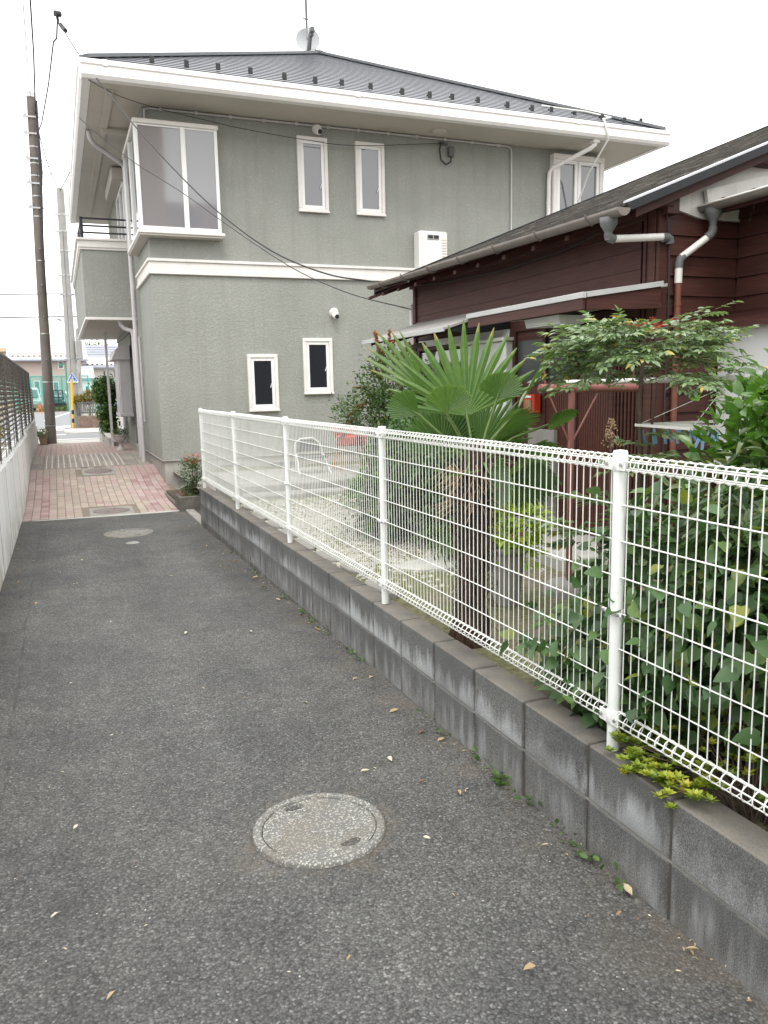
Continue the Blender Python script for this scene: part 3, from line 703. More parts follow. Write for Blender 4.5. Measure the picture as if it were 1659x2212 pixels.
# eaves: soffit, gutters
part('soffit', MB().box(EX0+.072, EX1-.072, EY0+.10, EY1-.08, 6.232, 6.262), SOFFIT, house)
part('soffit_gap', MB().box(EX0+.07, EX1-.07, EY0+.07, EY0+.099, 6.25, 6.27), GUT_G, house)
def gutter(p0, p1, nrm):
    x0, y0 = p0; x1, y1 = p1; m = MB()
    def pr(o, z): return [(x0+nrm[0]*o, y0+nrm[1]*o, z), (x1+nrm[0]*o, y1+nrm[1]*o, z)]
    prof = [(-.07, 6.22), (.05, 6.225), (.085, 6.27), (.085, 6.40), (.105, 6.415), (.105, 6.475), (.09, 6.485), (-.07, 6.485)]
    a = [pr(o, z)[0] for o, z in prof]; b = [pr(o, z)[1] for o, z in prof]; n = len(prof)
    m.add(a+b, [tuple(range(n-1,-1,-1)), tuple(range(n,2*n))]+[(i,(i+1)%n,n+(i+1)%n,n+i) for i in range(n)]); return m
part('gutter', gutter((EX0-.06,EY0),(EX1+.06,EY0),(0,-1)), GUTTER_W, house); part('gutter', gutter((EX0,EY0+.071),(EX0,EY1),(-1,0)), GUTTER_W, house); part('gutter', gutter((EX1,EY0+.071),(EX1,EY1),(1,0)), GUTTER_W, house)
gj = MB()
for x in (EX0+.25, 5.0, 9.4): gj.box(x, x+.07, EY0-.1065, EY0-.084, 6.40, 6.488)
part('gutter_joint', gj, GUTTER_W, house)
part('eave_board', MB().box(EX0+.3, EX0+.42, EY0+.35, EY1-.3, 6.19, 6.231), SOFFIT, house)
part('eave_bracket', MB().cbox(EX0+.32, HX-.01, 15.6, 15.68, 6.12, 6.189, .005), SOFFIT, house)
# downpipes
def pipe(pts, r, mat, parent, name='downpipe', clips=()):
    o = part(name, MB().tube(pts, r, 12), mat, parent)
    for q in clips: part('clip', MB().tube([(q[0],q[1],q[2]-.015),(q[0],q[1],q[2]+.015)], r*1.18, 12), mat, o)
    return o
pipe([(.86,15.9,6.22),(.88,15.92,6.1),(.95,16.0,6.03),(1.46,16.52,5.86),(1.5,16.58,5.8),(1.5,16.6,5.6),(1.5,16.6,.2)], .042, PIPE_W, house, clips=[(1.5,16.6,z) for z in (3.1,1.9,.9)])
pipe([(1.3,17.5,3.08),(1.3,17.5,2.98),(1.36,17.46,2.9),(1.5,17.42,2.85),(1.53,17.4,2.75),(1.53,17.4,.24)], .045, PIPE_W, house, clips=[(1.53,17.4,z) for z in (1.7,.9)])
part('pipe_cover', MB().cbox(1.585, 1.618, 16.9, 17.02, 1.0, 2.7, .006), PIPE_W, house)
pipe([(9.96,13.5,6.24),(9.96,13.5,6.14),(9.9,13.55,6.08),(9.5,14.22,5.86),(9.45,14.27,5.78),(9.44,14.28,5.6),(9.44,14.28,.3)], .042, GUTTER_W, house, clips=[(9.44,14.28,5.2)])
part('pipe_hopper', MB().cbox(9.89, 10.03, 13.43, 13.57, 6.16, 6.232, .01), GUTTER_W, house)
# conduit under the eave and down the wall
part('conduit', MB().tube([(1.66,HY-.03,6.0),(1.66,HY-.03,6.17),(1.75,HY-.03,6.2),(8.5,HY-.03,6.2),(8.58,HY-.03,6.17),(8.6,HY-.03,6.1),(8.6,HY-.03,3.9)], .017, 8), PIPE_W, house)
cc = MB()
for k in range(12): cc.cbox(1.9+k*.58, 1.95+k*.58, HY-.055, HY-.002, 6.172, 6.226, .004)
part('conduit_clip', cc, PIPE_W, house)
part('soffit_vent', MB().lathe([(.12,-.05),(.15,-.02),(.15,0)], (6.85,13.95,6.231), 20), SOFFIT, house)
for x in (2.6, 3.55): part('foundation_vent', MB().cbox(x, x+.45, HY+.005, HY+.024, .1, .27, .004), GUT_G, house)
# balcony
BBX, BBY = .64, 17.3
bal = part('balcony', MB().box(BBX, HX-.002, BBY, BBY+.14, 3.09, 4.42).box(BBX, BBX+.14, BBY+.141, 23.9, 3.09, 4.42).box(BBX, HX-.002, 23.76, 23.9, 3.092, 4.418), STUCCO, house)
part('floor_slab', MB().box(BBX+.03, HX-.003, BBY+.03, 23.87, 3.06, 3.11), SOFFIT, bal)
part('drip_trim', MB().cbox(BBX-.02, HX-.003, BBY-.02, BBY+.05, 3.05, 3.1, .005).cbox(BBX-.019, BBX+.05, BBY+.051, 23.9, 3.051, 3.099, .005), WHITE_T, bal)
cp = MB()
for a, b, o in ((4.40,4.44,.03),(4.441,4.57,.05),(4.571,4.615,.09)):
    cp.cbox(BBX-o, HX-.003, BBY-o, BBY+.14+o*.3, a, b, .006); cp.cbox(BBX-o+.001, BBX+.14+o*.3, BBY+.142+o*.3, 23.9, a+.001, b-.001, .006)
part('coping', cp, WHITE_T, bal)
ra = MB()
for z in (4.72, 4.85, 4.99): ra.cbox(BBX+.04, HX-.01, BBY+.03, BBY+.07, z, z+.03, .004); ra.cbox(BBX+.02, BBX+.06, BBY+.071, 23.8, z+.001, z+.029, .004)
for y in (BBY+.03, 19, 21, 23): ra.cbox(BBX+.01, BBX+.07, y, y+.06, 4.6, 5.03, .004)
part('railing', ra, DARK_M, bal)
wn2 = MB(); 
for y in (18.2, 19.1, 20.0): wn2.cbox(HX-.05, HX-.001, y, y+.06, 4.3, 5.95, .005)
wn2.cbox(HX-.05, HX-.001, 18.261, 19.099, 5.9, 5.96, .004); wn2.cbox(HX-.05, HX-.001, 19.161, 19.999, 5.9, 5.96, .004)
bwn = part('balcony_window', wn2, ALU, house); part('pane', MB().quad((HX-.012,18.25,4.3),(HX-.012,20.02,4.3),(HX-.012,20.02,5.92),(HX-.012,18.25,5.92)), GLASS_M, bwn)
part('shutter_box', MB().cbox(HX-.26, HX-.003, 18.1, 20.2, 5.98, 6.2, .02), SOFFIT, house)
# louvred window box, its hood, and the porch post
lb = part('window_louvre', MB().cbox(1.35, 1.60, 19.55, 19.62, 1.05, 2.42, .01), PIPE_W, house)
bars = MB()
for k in range(9): bars.cbox(1.33, 1.36, 19.66+k*.14, 19.72+k*.14, 1.13, 2.4, .005)
part('louvre_bar', bars, PIPE_W, lb); part('louvre_sill', MB().cbox(1.31, 1.62, 19.54, 21.0, 1.04, 1.12, .01), PIPE_W, lb)
part('window_hood', MB().prism([(1.2,19.45,2.35),(1.6,19.45,2.35),(1.6,19.45,2.68),(1.42,19.45,2.66),(1.3,19.45,2.58)], (0,1.6,0)), PIPE_W, lb)
part('porch_post', MB().cbox(1.15, 1.21, 21.0, 21.06, .2, 3.06, .005), PIPE_W, house)
part('entrance_door', MB().cbox(HX+.3, HX+.36, 18.0, 19.3, .3, 2.5, .01), DARK_M, house)
part('entrance_step', MB().cbox(HX-.05, HX+.54, 17.76, 19.58, .0, .42, .01), FOUND, house)
# ---------------------------------------------------------------- wall-mounted things on the grey house
def camera_dome(label, x, z):
    t = thing('security_camera', label, 'security camera', (x, HY-.05, z), 'dome cameras on the grey wall')
    part('mount', MB().tube([(x,HY-.001,z+.03),(x,HY-.03,z+.03)], .085, 20).tube([(x,HY-.03,z+.03),(x,HY-.09,z+.01)], [.085,.07], 20), WHITEP, t)
    part('dome', MB().lathe([(0,-.065),(.035,-.055),(.058,-.025),(.062,.0),(.05,.03),(.03,.05),(0,.058)], (x, HY-.12, z-.03), 18, cap=False), WHITEP, t)
    part('lens', MB().tube([(x+.01,HY-.165,z-.05),(x+.015,HY-.19,z-.058)], [.042,.03], 14), BLACKP, t)
camera_dome('white dome security camera under the eave above the upper left narrow window', 4.62, 6.12)
camera_dome('white dome security camera on the lower wall between storey band and windows', 4.84, 2.95)
wh = thing('water_heater', 'white wall-mounted water heater with side louvres above the old roof', 'water heater', (6.78, HY-.13, 3.5))
part('body', MB().cbox(6.48, 7.07, HY-.27, HY-.004, 3.5, 4.48, .025), WHITEP, wh)
part('front_cover', MB().cbox(6.54, 7.04, HY-.29, HY-.271, 3.52, 4.46, .015), WHITEP, wh)
part('exhaust', MB().cbox(6.63, 6.88, HY-.305, HY-.291, 4.32, 4.41, .005), STEEL, wh)
ex = MB()
for a in (6.645, 6.765):
    ex.cbox(a, a+.1, HY-.312, HY-.306, 4.335, 4.395, .003)
part('exhaust_slot', ex, BLACKP, wh)
lv = MB()
for k in range(14): lv.cbox(6.93, 7.03, HY-.297, HY-.291, 3.66+k*.05, 3.685+k*.05, .003)
part('louvre', lv, M('louvre_cream',(.55,.5,.4),.5,.05,4), wh)
mt = thing('cable_bracket', 'grey cable coil and clamp hanging on the grey wall under the eave', 'cable bracket', (7.15, HY-.04, 6.0))
part('coil', MB().tube([(7.05+.0,HY-.05,6.14),(7.02,HY-.06,6.0),(7.04,HY-.07,5.82),(7.14,HY-.08,5.74),(7.25,HY-.07,5.8),(7.26,HY-.06,5.92),(7.2,HY-.06,5.98)], .016, 8), CABLE, mt)
part('clamp', MB().cbox(7.21,7.32,HY-.09,HY-.004,5.9,6.08,.01).cbox(7.03,7.2,HY-.05,HY-.003,6.1,6.15,.006), GUT_G, mt)
dish = thing('satellite_dish', 'pale round satellite dish on the ridge of the grey house', 'satellite dish', (5.98, 18.9, 9.1))
dm = MB(); n = 28
for i in range(7):
    for k in range(n):
        pass
vs = []; R0 = .30
cdir = Vector((-.25,-.93,.28)).normalized(); sx = cdir.cross(Vector((0,0,1))).normalized(); sy = sx.cross(cdir)
cc0 = Vector((5.93, 18.85, 9.50))
for i in range(8):
    rr = R0*i/7
    for k in range(n):
        a = 2*math.pi*k/n; q = cc0+sx*rr*.92*math.cos(a)+sy*rr*math.sin(a)-cdir*(.12*(1-(i/7)**2)); vs.append(q)
dm.add(vs, [(i*n+k, i*n+(k+1)%n, (i+1)*n+(k+1)%n, (i+1)*n+k) for i in range(7) for k in range(n)], True)
part('reflector', dm, M('dish_grey', (.40,.41,.425), .5, .04, 3), dish, fix=False)
part('bracket', MB().beam((5.9,18.8,9.2),(5.95,18.7,9.6),.05,.05).cbox(5.92,6.0,18.6,18.7,9.5,9.62,.01), GUT_G, dish)
part('feed_arm', MB().tube([(5.95,18.75,9.25),(5.88,18.35,9.5)], .015, 6).cbox(5.83,5.93,18.3,18.42,9.46,9.56,.01), GUT_G, dish)
part('mast', MB().tube([(5.98,18.9,9.0),(5.98,18.9,9.75)], .025, 8), STEEL, dish)
an = thing('aerial_mast', 'thin rooftop aerial mast rising behind the satellite dish', 'aerial', (6.05, 18.95, 9.1))
part('mast', MB().tube([(5.96,19.0,9.1),(5.96,19.0,12.6)], .028, 6), GUT_G, an)
for z, w in ((10.0,.1),(11.7,.5),(12.0,.4)): part('element', MB().tube([(5.98-w,19.0,z),(5.98+w*.3,19.0,z)], .014, 6), GUT_G, an)
# white cord thrown over the right end of the roof
tag(part('loose_cord', MB().tube([(9.2,14.2,6.98),(9.6,13.75,6.8),(10.0,13.9,6.86),(10.4,13.6,6.7),(10.1,13.45,6.6),(10.0,13.27,6.5),(10.12,13.3,6.2),(10.05,13.8,5.7),(9.98,14.1,5.1),(9.9,14.1,4.6)], .018, 6), M('pale_cord',(.6,.6,.58),.6,.05,4)), 'loose pale cord hanging over the right end of the grey house eave', 'cord')

# ---------------------------------------------------------------- old maroon wooden house
oh = thing('wooden_house', 'old single-storey maroon wooden house with brown slate roof', 'house', (5.5, 6.5, .33))
OX, OY, OY1, RXW = 3.85, 4.48, 8.47, 4.53
part('wall_core', MB().box(OX+.02, 9, OY+.02, OY1, .25, 2.86).box(RXW+.02, 9, -2, OY+.019, .25, 2.85), WOOD, oh)
def sidezs(a, b, h=.133):
    z = a
    while z < b-.01: yield z, min(z+h, b); z += h
pitch = .392; ez = 2.70; ex0 = 3.42                          # roof line: z = ez + pitch (x-ex0)
for z0, z1 in sidezs(1.98, 2.72): 
    part('plank', MB().prism([(OX-.004,4.66,z1),(OX-.008,4.66,z0+.002),(OX+.018,4.66,z0+.002),(OX+.018,4.66,z1)], (0,OY1-4.66,0)), WOOD, oh)
for z0, z1 in sidezs(.45, 2.68):
    part('plank', MB().prism([(3.905,OY-.002,z1),(3.905,OY-.018,z0+.003),(3.905,OY+.018,z0+.003),(3.905,OY+.018,z1)], (RXW-3.905,0,0)), WOOD, oh)
for z0, z1 in sidezs(.45, 2.85):
    part('plank', MB().prism([(RXW-.003,OY-.02,z1),(RXW-.017,OY-.02,z0+.003),(RXW+.018,OY-.02,z0+.003),(RXW+.018,OY-.02,z1)], (0,-3.2,0)), WOOD, oh)
tr = [(OX-.03,OX+.05,4.585,4.615),(OX-.022,OX+.05,4.55,4.58),(OX-.034,OX+.05,4.49,4.545)]
for a, b, c, d in tr: part('corner_board', MB().cbox(a, b, c, d, .4, 2.75, .004), WOOD, oh)
part('corner_board', MB().cbox(OX-.03, OX+.055, OY-.026, OY+.002, .4, 2.74, .004), WOOD, oh)
part('corner_board', MB().cbox(OX-.03, OX+.03, OY1-.03, OY1+.03, .4, 2.85, .004), WOOD, oh)
# main roof slab and slate courses
RW0, RW1, RTOP = 4.30, 8.72, 9.6
def rz(x, d=0): return ez+pitch*(x-ex0)+d
part('roof_deck', MB().prism([(ex0+.02,RW0+.02,rz(ex0+.02,-.005)),(RTOP,RW0+.02,rz(RTOP,-.005)),(RTOP,RW0+.02,rz(RTOP,-.034)),(ex0+.02,RW0+.02,rz(ex0+.02,-.034))], (0,RW1-RW0-.04,0)), WOOD, oh)
part('roof_other_slope', MB().prism([(RTOP,RW0,rz(RTOP,.02)),(RTOP+5,RW0,rz(RTOP)-5*pitch),(RTOP+5,RW0,rz(RTOP)-5*pitch-.08),(RTOP,RW0,rz(RTOP,-.06))], (0,RW1-RW0,0)), OLDROOF, oh)
x = ex0-.02; i = 0; dx = .165
while x < RTOP:
    m = MB(); yy = RW0+.03-(i % 2)*.12
    while yy < RW1:
        a, b = max(yy, RW0+.03), min(yy+.24, RW1); yy += .244
        if b-a < .02: continue
        j = random.uniform(-.004,.004); h = random.uniform(.012,.02)
        m.prism([(x+j,a,rz(x,.004)),(x+j,a,rz(x,h+.006)),(x+dx+.03,a,rz(x+dx+.03,.004)),(x+dx+.03,a,rz(x+dx+.03,-.002))], (0,b-a-.004,0))
    part('slate_course', m, OLDROOF, oh); x += dx; i += 1
part('ridge', MB().cbox(RTOP-.12, RTOP+.12, RW0, RW1, rz(RTOP)-.02, rz(RTOP)+.06, .03), OLDROOF, oh)
# verge at the near gable
vp = lambda x, d: (x, RW0-.03, rz(x, d))
part('verge_board', MB().prism([vp(3.44,-.034),vp(RTOP,-.034),vp(RTOP,.020),vp(3.44,.020)], (0,.055,0)), RAKE_M, oh)
part('verge_cap', MB().prism([vp(3.44,.021),vp(RTOP,.021),vp(RTOP,.034),vp(3.44,.034)], (0,.085,0)), RAKE_W, oh)
vq = lambda x, d: (x, RW0+.04, rz(x, d))
part('barge_board', MB().prism([vq(3.53,-.095),vq(RTOP,-.075),vq(RTOP,-.036),vq(3.53,-.036)], (0,.03,0)), WOOD, oh)
part('verge_board', MB().prism([(3.44,RW1-.02,rz(3.44,-.07)),(RTOP,RW1-.02,rz(RTOP,-.07)),(RTOP,RW1-.02,rz(RTOP,.035)),(3.44,RW1-.02,rz(3.44,.035))], (0,.04,0)), RAKE_M, oh)
part('purlin_end', MB().cbox(3.80, 3.875, RW0+.08, OY+.1, 2.745, 2.84, .004), WOOD, oh)
part('purlin_end', MB().cbox(4.62, 4.78, RW0+.08, OY+.1, 3.07, 3.17, .004), WOOD, oh)
part('eave_beam', MB().cbox(OX-.02, OX+.08, RW0+.09, RW1-.1, 2.70, 2.80, .004), WOOD, oh)
for k in range(11): 
    y = RW0+.25+k*.44
    part('rafter', MB().prism([(ex0+.05,y,rz(ex0+.05,-.07)),(OX+.1,y,rz(OX+.1,-.07)),(OX+.1,y,rz(OX+.1,-.12)),(ex0+.05,y,rz(ex0+.05,-.105))], (0,.05,0)), WOOD, oh)
# plastered gable above the lower roof
gp = MB().prism([(3.88,OY-.01,2.77),(4.19,OY-.01,2.70),(9,OY-.01,2.70),(9,OY-.01,rz(9,-.036)),(3.88,OY-.01,rz(3.88,-.036))], (0,.028,0))
part('gable_plaster', gp, PLASTER, oh)
fl = MB().prism([(4.18,OY-.06,2.88),(9.0,OY-.06,2.88+4.82*.24),(9.0,OY-.06,2.88+4.82*.24-.07),(4.9,OY-.06,2.985),(4.75,OY-.06,2.93),(4.6,OY-.06,2.92),(4.45,OY-.06,2.855),(4.32,OY-.06,2.84),(4.21,OY-.06,2.755)], (0,.03,0))
part('flashing', fl, PLASTER, oh)
# lower roof over the recessed wing
lx0, lz0 = 4.23, 2.755
lzr = lambda x, d=0: lz0+.22*(x-lx0)+d
part('lower_roof_deck', MB().prism([(lx0,OY-.03,lzr(lx0)),(9,OY-.03,lzr(9)),(9,OY-.03,lzr(9,-.05)),(lx0,OY-.03,lzr(lx0,-.04))], (0,-6.3,0)), WOOD, oh)
for k in range(10):
    x = lx0-.01+k*.16
    part('slate_course', MB().prism([(x,OY-.04,lzr(x,.003)),(x,OY-.04,lzr(x,.02)),(x+.18,OY-.04,lzr(x+.18,.006)),(x+.18,OY-.04,lzr(x+.18,.001))], (0,-6.2,0)), OLDROOF, oh)
# gutters, hoppers, drain pipes
def half_gutter(x, z, y0, y1, r=.05, dz=0):
    m = MB(); n = 9; vs = []
    for yy, zz in ((y0, z), (y1, z+dz)):
        for rr in (r, r-.006):
            for k in range(n): a = math.pi*(1+k/(n-1)); vs.append((x+rr*math.cos(a), yy, zz+rr*math.sin(a)))
    f = []
    for k in range(n-1): f += [(k,k+1,2*n+k+1,2*n+k),(n+k,n+k+1,3*n+k+1,3*n+k)]
    for q in (0, n-1): f.append((q, n+q, 3*n+q, 2*n+q))
    m.add(vs, f, True)
    for e, yy in ((0, y0), (1, y1)):
        b = 2*n*e; m.add([vs[b+k] for k in range(n)], [tuple(range(n))])
    return m
g1 = part('gutter', half_gutter(3.38, 2.685, 4.27, 7.1, .05, .04), GUT_B, oh)
g2_ = part('gutter', half_gutter(3.38, 2.715, 7.05, 8.70, .044, .025), GUT_B, oh)
for k in range(7):
    y = 4.6+k*.62; part('gutter_hook', MB().tube([(3.326,y,2.70+.012*(y-4.4)),(3.332,y,2.655+.012*(y-4.4)),(3.38,y,2.632+.012*(y-4.4)),(3.45,y,2.69)], .007, 6), GUT_B, g1)
def hopper(x, y, z, par):
    o = part('hopper', MB().lathe([(.022,-.14),(.026,-.09),(.03,-.082),(.056,-.04),(.06,0),(.055,.0)], (x, y, z), 14, cap=False), GUT_G, par); return o
hp = hopper(3.38, 4.42, 2.65, g1)
part('elbow', MB().tube([(3.38,4.42,2.55),(3.38,4.42,2.54),(3.395,4.421,2.525),(3.425,4.422,2.52)], .03, 12), GUT_G, hp)
part('cross_pipe', MB().tube([(3.415,4.422,2.522),(3.84,4.425,2.556)], .024, 12), PVC_W, hp)
part('elbow', MB().tube([(3.82,4.425,2.548),(3.86,4.426,2.554),(3.885,4.428,2.545),(3.89,4.43,2.515)], .029, 12), GUT_G, hp)
g3 = part('gutter', half_gutter(4.19, 2.775, 1.6, 4.46, .045, .0), GUT_B, oh)
part('lip', MB().tube([(4.145,1.6,2.775),(4.145,4.46,2.775)], .007, 6), PVC_W, g3)
hp2 = hopper(4.20, 4.37, 2.75, g3)
part('elbow', MB().tube([(4.20,4.37,2.63),(4.20,4.37,2.605),(4.19,4.375,2.58),(4.165,4.385,2.56)], .03, 12), GUT_G, hp2)
part('slant_pipe', MB().tube([(4.19,4.38,2.575),(3.99,4.43,2.43)], .024, 12), PVC_W, hp2)
part('elbow', MB().tube([(4.01,4.428,2.437),(3.985,4.432,2.42),(3.975,4.432,2.39),(3.975,4.432,2.36)], .029, 12), GUT_G, hp2)
part('pipe_sleeve', MB().tube([(3.975,4.432,2.37),(3.975,4.432,2.26)], .026, 12), PVC_W, hp2)
dp_ = part('downpipe', MB().tube([(3.975,4.432,2.27),(3.975,4.432,.4)], .023, 12), PIPE_BR, oh)
for z in (2.11, 1.3, .8): part('pipe_band', MB().tube([(3.975,4.432,z),(3.975,4.432,z+.02)], .027, 12), PIPE_BR, dp_)
part('house_cable', MB().tube([(3.83,4.44,2.75),(3.86,4.43,2.70),(3.89,4.435,2.55),(3.9,4.44,2.3),(3.905,4.44,2.1),(3.9,4.44,1.6),(3.9,4.44,1.0)], .006, 6), CABLE, oh)
part('wall_cable', MB().tube([(OX-.03,8.4,2.72),(OX-.04,7.6,2.66),(OX-.04,6.5,2.62),(OX-.04,5.6,2.64),(OX-.04,4.9,2.71)], .006, 6), CABLE, oh)
# entrance canopy
cz = 2.125; 
ca = part('entrance_canopy', MB().prism([(3.17,4.38,cz+.035),(OX-.01,4.38,cz+.125),(OX-.01,4.38,cz+.105),(3.17,4.38,cz+.015)], (0,1.55,0)), TIN, oh)
part('metal_edge', MB().cbox(3.145, 3.175, 4.36, 5.94, cz+.012, cz+.05, .003), TIN_E, ca)
part('metal_edge', MB().prism([(3.178,4.35,cz+.018),(OX-.07,4.35,cz+.102),(OX-.07,4.35,cz+.136),(3.178,4.35,cz+.052)], (0,.028,0)), TIN_E, ca)
part('fascia', MB().cbox(3.155, 3.18, 4.375, 5.93, cz-.06, cz+.011, .003), WOOD, ca)
part('fascia', MB().prism([(3.182,4.365,cz-.06),(OX-.08,4.365,cz-.04),(OX-.08,4.365,cz+.10),(3.182,4.365,cz+.016)], (0,.025,0)), WOOD, ca)
part('soffit_board', MB().prism([(3.183,4.392,cz-.03),(OX-.10,4.392,cz+.005),(OX-.10,4.392,cz+.015),(3.183,4.392,cz-.02)], (0,1.5,0)), CANOPY_U, ca)
lt = part('porch_lamp', MB().prism([(3.33,4.9,cz-.04),(3.57,4.9,cz-.03),(3.55,4.9,cz-.10),(3.35,4.9,cz-.105)], (0,.45,0)), PANEL_W, ca); part('lamp_base', MB().cbox(3.32,3.58,4.88,5.37,cz-.042,cz-.018,.004), BLACKP, lt)
# window awning of bent tin
aw = part('window_awning', MB().prism([(3.17,6.4,2.105),(OX-.012,6.4,2.31),(OX-.012,6.4,2.29),(3.17,6.4,2.085)], (0,2.0,0)), TIN, oh)
part('side_board', MB().prism([(3.19,6.41,2.08),(OX-.012,6.41,2.285),(OX-.012,6.41,2.10),(3.5,6.41,2.06)], (0,.03,0)), RAKE_M, aw)
part('front_edge', MB().cbox(3.155, 3.175, 6.39, 8.41, 2.07, 2.112, .003), TIN_E, aw)
for k in range(5): part('awning_rib', MB().prism([(3.22,6.75+k*.38,2.08),(OX-.012,6.75+k*.38,2.28),(OX-.012,6.75+k*.38,2.22),(3.22,6.75+k*.38,2.05)], (0,.03,0)), WOOD, aw)
# white panels, door, lattice on the front wall
part('upper_panel', MB().cbox(OX-.02, OX+.03, 6.42, 8.38, 2.03, 2.10, .003), PANEL_W, oh)
sb = part('shutter_case', MB().cbox(OX-.09, OX+.018, 6.34, 7.2, 1.08, 1.985, .005), PANEL_W, oh)
part('case_roof', MB().cbox(OX-.14, OX+.0, 6.3, 7.3, 1.99, 2.02, .004), PVC_W, sb)
part('window', MB().box(OX-.01, OX+.019, 7.22, 8.36, 1.15, 1.97), GLASS_M, oh)
wfr = MB()
for y in (7.21, 7.78, 8.34): wfr.cbox(OX-.03, OX+.018, y, y+.05, 1.1, 1.99, .003)
wfr.cbox(OX-.032, OX+.018, 7.2, 8.4, 1.991, 2.025, .003).cbox(OX-.035, OX+.018, 7.2, 8.4, 1.06, 1.1, .003)
part('window_frame', wfr, WOOD, oh)
for z0, z1 in sidezs(.45, 1.06): part('plank', MB().prism([(OX-.004,6.34,z1),(OX-.016,6.34,z0+.002),(OX+.018,6.34,z0+.002),(OX+.018,6.34,z1)], (0,OY1-6.34,0)), WOOD, oh)
part('lintel', MB().cbox(OX-.03, OX+.02, 4.63, 6.32, 2.06, 2.13, .004), WOOD, oh)
DOORG = M('dim_door_glass', (.045,.05,.05), .3, .2, 2, .4)
dr = part('sliding_door', MB().box(OX-.008, OX+.018, 4.94, 6.28, .40, 1.6), DOORW, oh)
rib = MB()
for k in range(44): rib.cbox(OX-.016, OX-.008, 4.95+k*.0301, 4.95+k*.0301+.022, .42, 1.56, .003)
part('door_rib', rib, DOORW, dr)
part('transom_glass', MB().box(OX-.004, OX+.019, 4.94, 6.28, 1.62, 2.05), DOORG, dr)
for y in (4.90, 5.35, 5.80, 6.28): part('door_post', MB().cbox(OX-.035, OX+.02, y, y+.045, .4, 2.06, .004), WOOD, oh)
part('door_rail', MB().cbox(OX-.028, OX+.02, 4.946, 6.279, 1.585, 1.625, .003), WOOD, oh)
for k in range(7):
    y = 4.63+k*.041
    part('lattice_bar', MB().cbox(OX-.03, OX+.018, y, y+.018, .42, 2.055, .003), WOOD, oh)
part('grey_panel', MB().cbox(OX-.06, OX-.018, 5.62, 6.02, .37, 1.22, .005), CONC_D, oh)
part('door_slab', MB().cbox(3.15, OX+.01, 4.55, 6.4, .2, .40, .015), CONC, oh)
# white storm shutter on the recessed wing with its board roof
sc = part('shutter_case', MB().cbox(RXW-.17, RXW-.018, 2.2, 4.44, 1.0, 1.985, .005), PANEL_W, oh)
part('case_roof', MB().prism([(RXW-.30,4.47,1.985),(RXW-.018,4.47,2.085),(RXW-.018,4.47,2.065),(RXW-.30,4.47,1.95)], (0,-2.4,0)), WOOD, sc)
part('meter_pipe', MB().tube([(3.83,8.53,.5),(3.83,8.53,2.05),(3.75,8.53,2.1)], .02, 8).tube([(3.83,8.56,2.2),(3.83,8.56,2.52),(3.88,8.56,2.54)], .025, 8), PVC_W, oh)
part('flue_pipe', MB().tube([(OX+.02,8.2,2.06),(OX-.1,8.25,2.05),(OX-.2,8.4,2.0),(OX-.22,8.5,1.9)], .03, 10), GUT_B, oh)

# ---------------------------------------------------------------- yard ground, stones, gravel
def yz(x, y): return .325+.012*math.sin(x*3+y*1.7)+.01*math.sin(y*3.3-x)-max(0, y-8.8)*.02-(.42*min(1,max(0,(y-9.9)/.4))*min(1,max(0,(2.3-x)/.5)))
struct('yard_ground', sheet(np.linspace(WX+.121, 9, 26), np.linspace(-4, 14.34, 60), yz), YARD)
stf = MB()
def pebble(m, x, y, z, r):
    a = random.uniform(0, 6.28); e = random.uniform(.6, 1); n = 5; b = len(m.v)
    for k in range(n): t_ = a+6.283*k/n; m.v.append((x+r*math.cos(t_)*random.uniform(.8,1.1), y+r*e*math.sin(t_)*random.uniform(.8,1.1), z))
    m.v.append((x+random.uniform(-.2,.2)*r, y, z+r*.62))
    for k in range(n): m.f.append((b+k, b+(k+1)%n, b+n)); m.sm.append(False)
for _ in range(11000):
    y = random.triangular(4.0, 9.2, 7.2); x = random.uniform(1.72, 3.0+.12*(y-4)) 
    d = 1 if y > 5.2 else max(0, (y-4)/1.2)**2
    if random.random() > d: continue
    pebble(stf, x, y, yz(x, y)-.002, random.uniform(.010, .024))
tag(part('gravel', stf, GRAVEL, fix=False), 'pale pebbles strewn over the yard behind the white fence', 'gravel', kind='stuff')
def stone(label, cx, cy, rx, ry, h=.035, mat=CONC, group='flat stones in the yard'):
    m = MB(); n = 9; base = [(cx+rx*math.cos(6.283*k/n)*random.uniform(.85,1.1), cy+ry*math.sin(6.283*k/n)*random.uniform(.85,1.1)) for k in range(n)]
    z = yz(cx, cy); m.add([(a,b,z-.05) for a,b in base]+[(a,b,z+h*.7) for a,b in base]+[(cx+(a-cx)*.93,cy+(b-cy)*.93,z+h) for a,b in base],
        [(k,(k+1)%n,n+(k+1)%n,n+k) for k in range(n)]+[(n+k,n+(k+1)%n,2*n+(k+1)%n,2*n+k) for k in range(n)]+[tuple(range(2*n,3*n))])
    tag(part('stepping_stone', m, mat), label, 'stepping stone', group)
stone('large pale flat stone on the gravel beside the palm trunk', 2.36, 5.0, .30, .17, .03)
for k in range(9):
    y = 4.55+k*.55
    stone('flat grey edging stone lying along the back of the block wall', 1.80+random.uniform(-.02,.03), y, .085, random.uniform(.16,.24), .03, CONC_D, 'edging stones along the block wall')
dk = thing('garden_step', 'long low concrete step in front of the grey house', 'step', (2.9, 10.2, .3))
part('slab', MB().cbox(1.95, 4.2, 9.4, 11.2, .1, .47, .02), CONC_D, dk); part('lower_step', MB().cbox(1.95, 3.3, 9.12, 9.39, .1, .38, .02), CONC_D, dk)
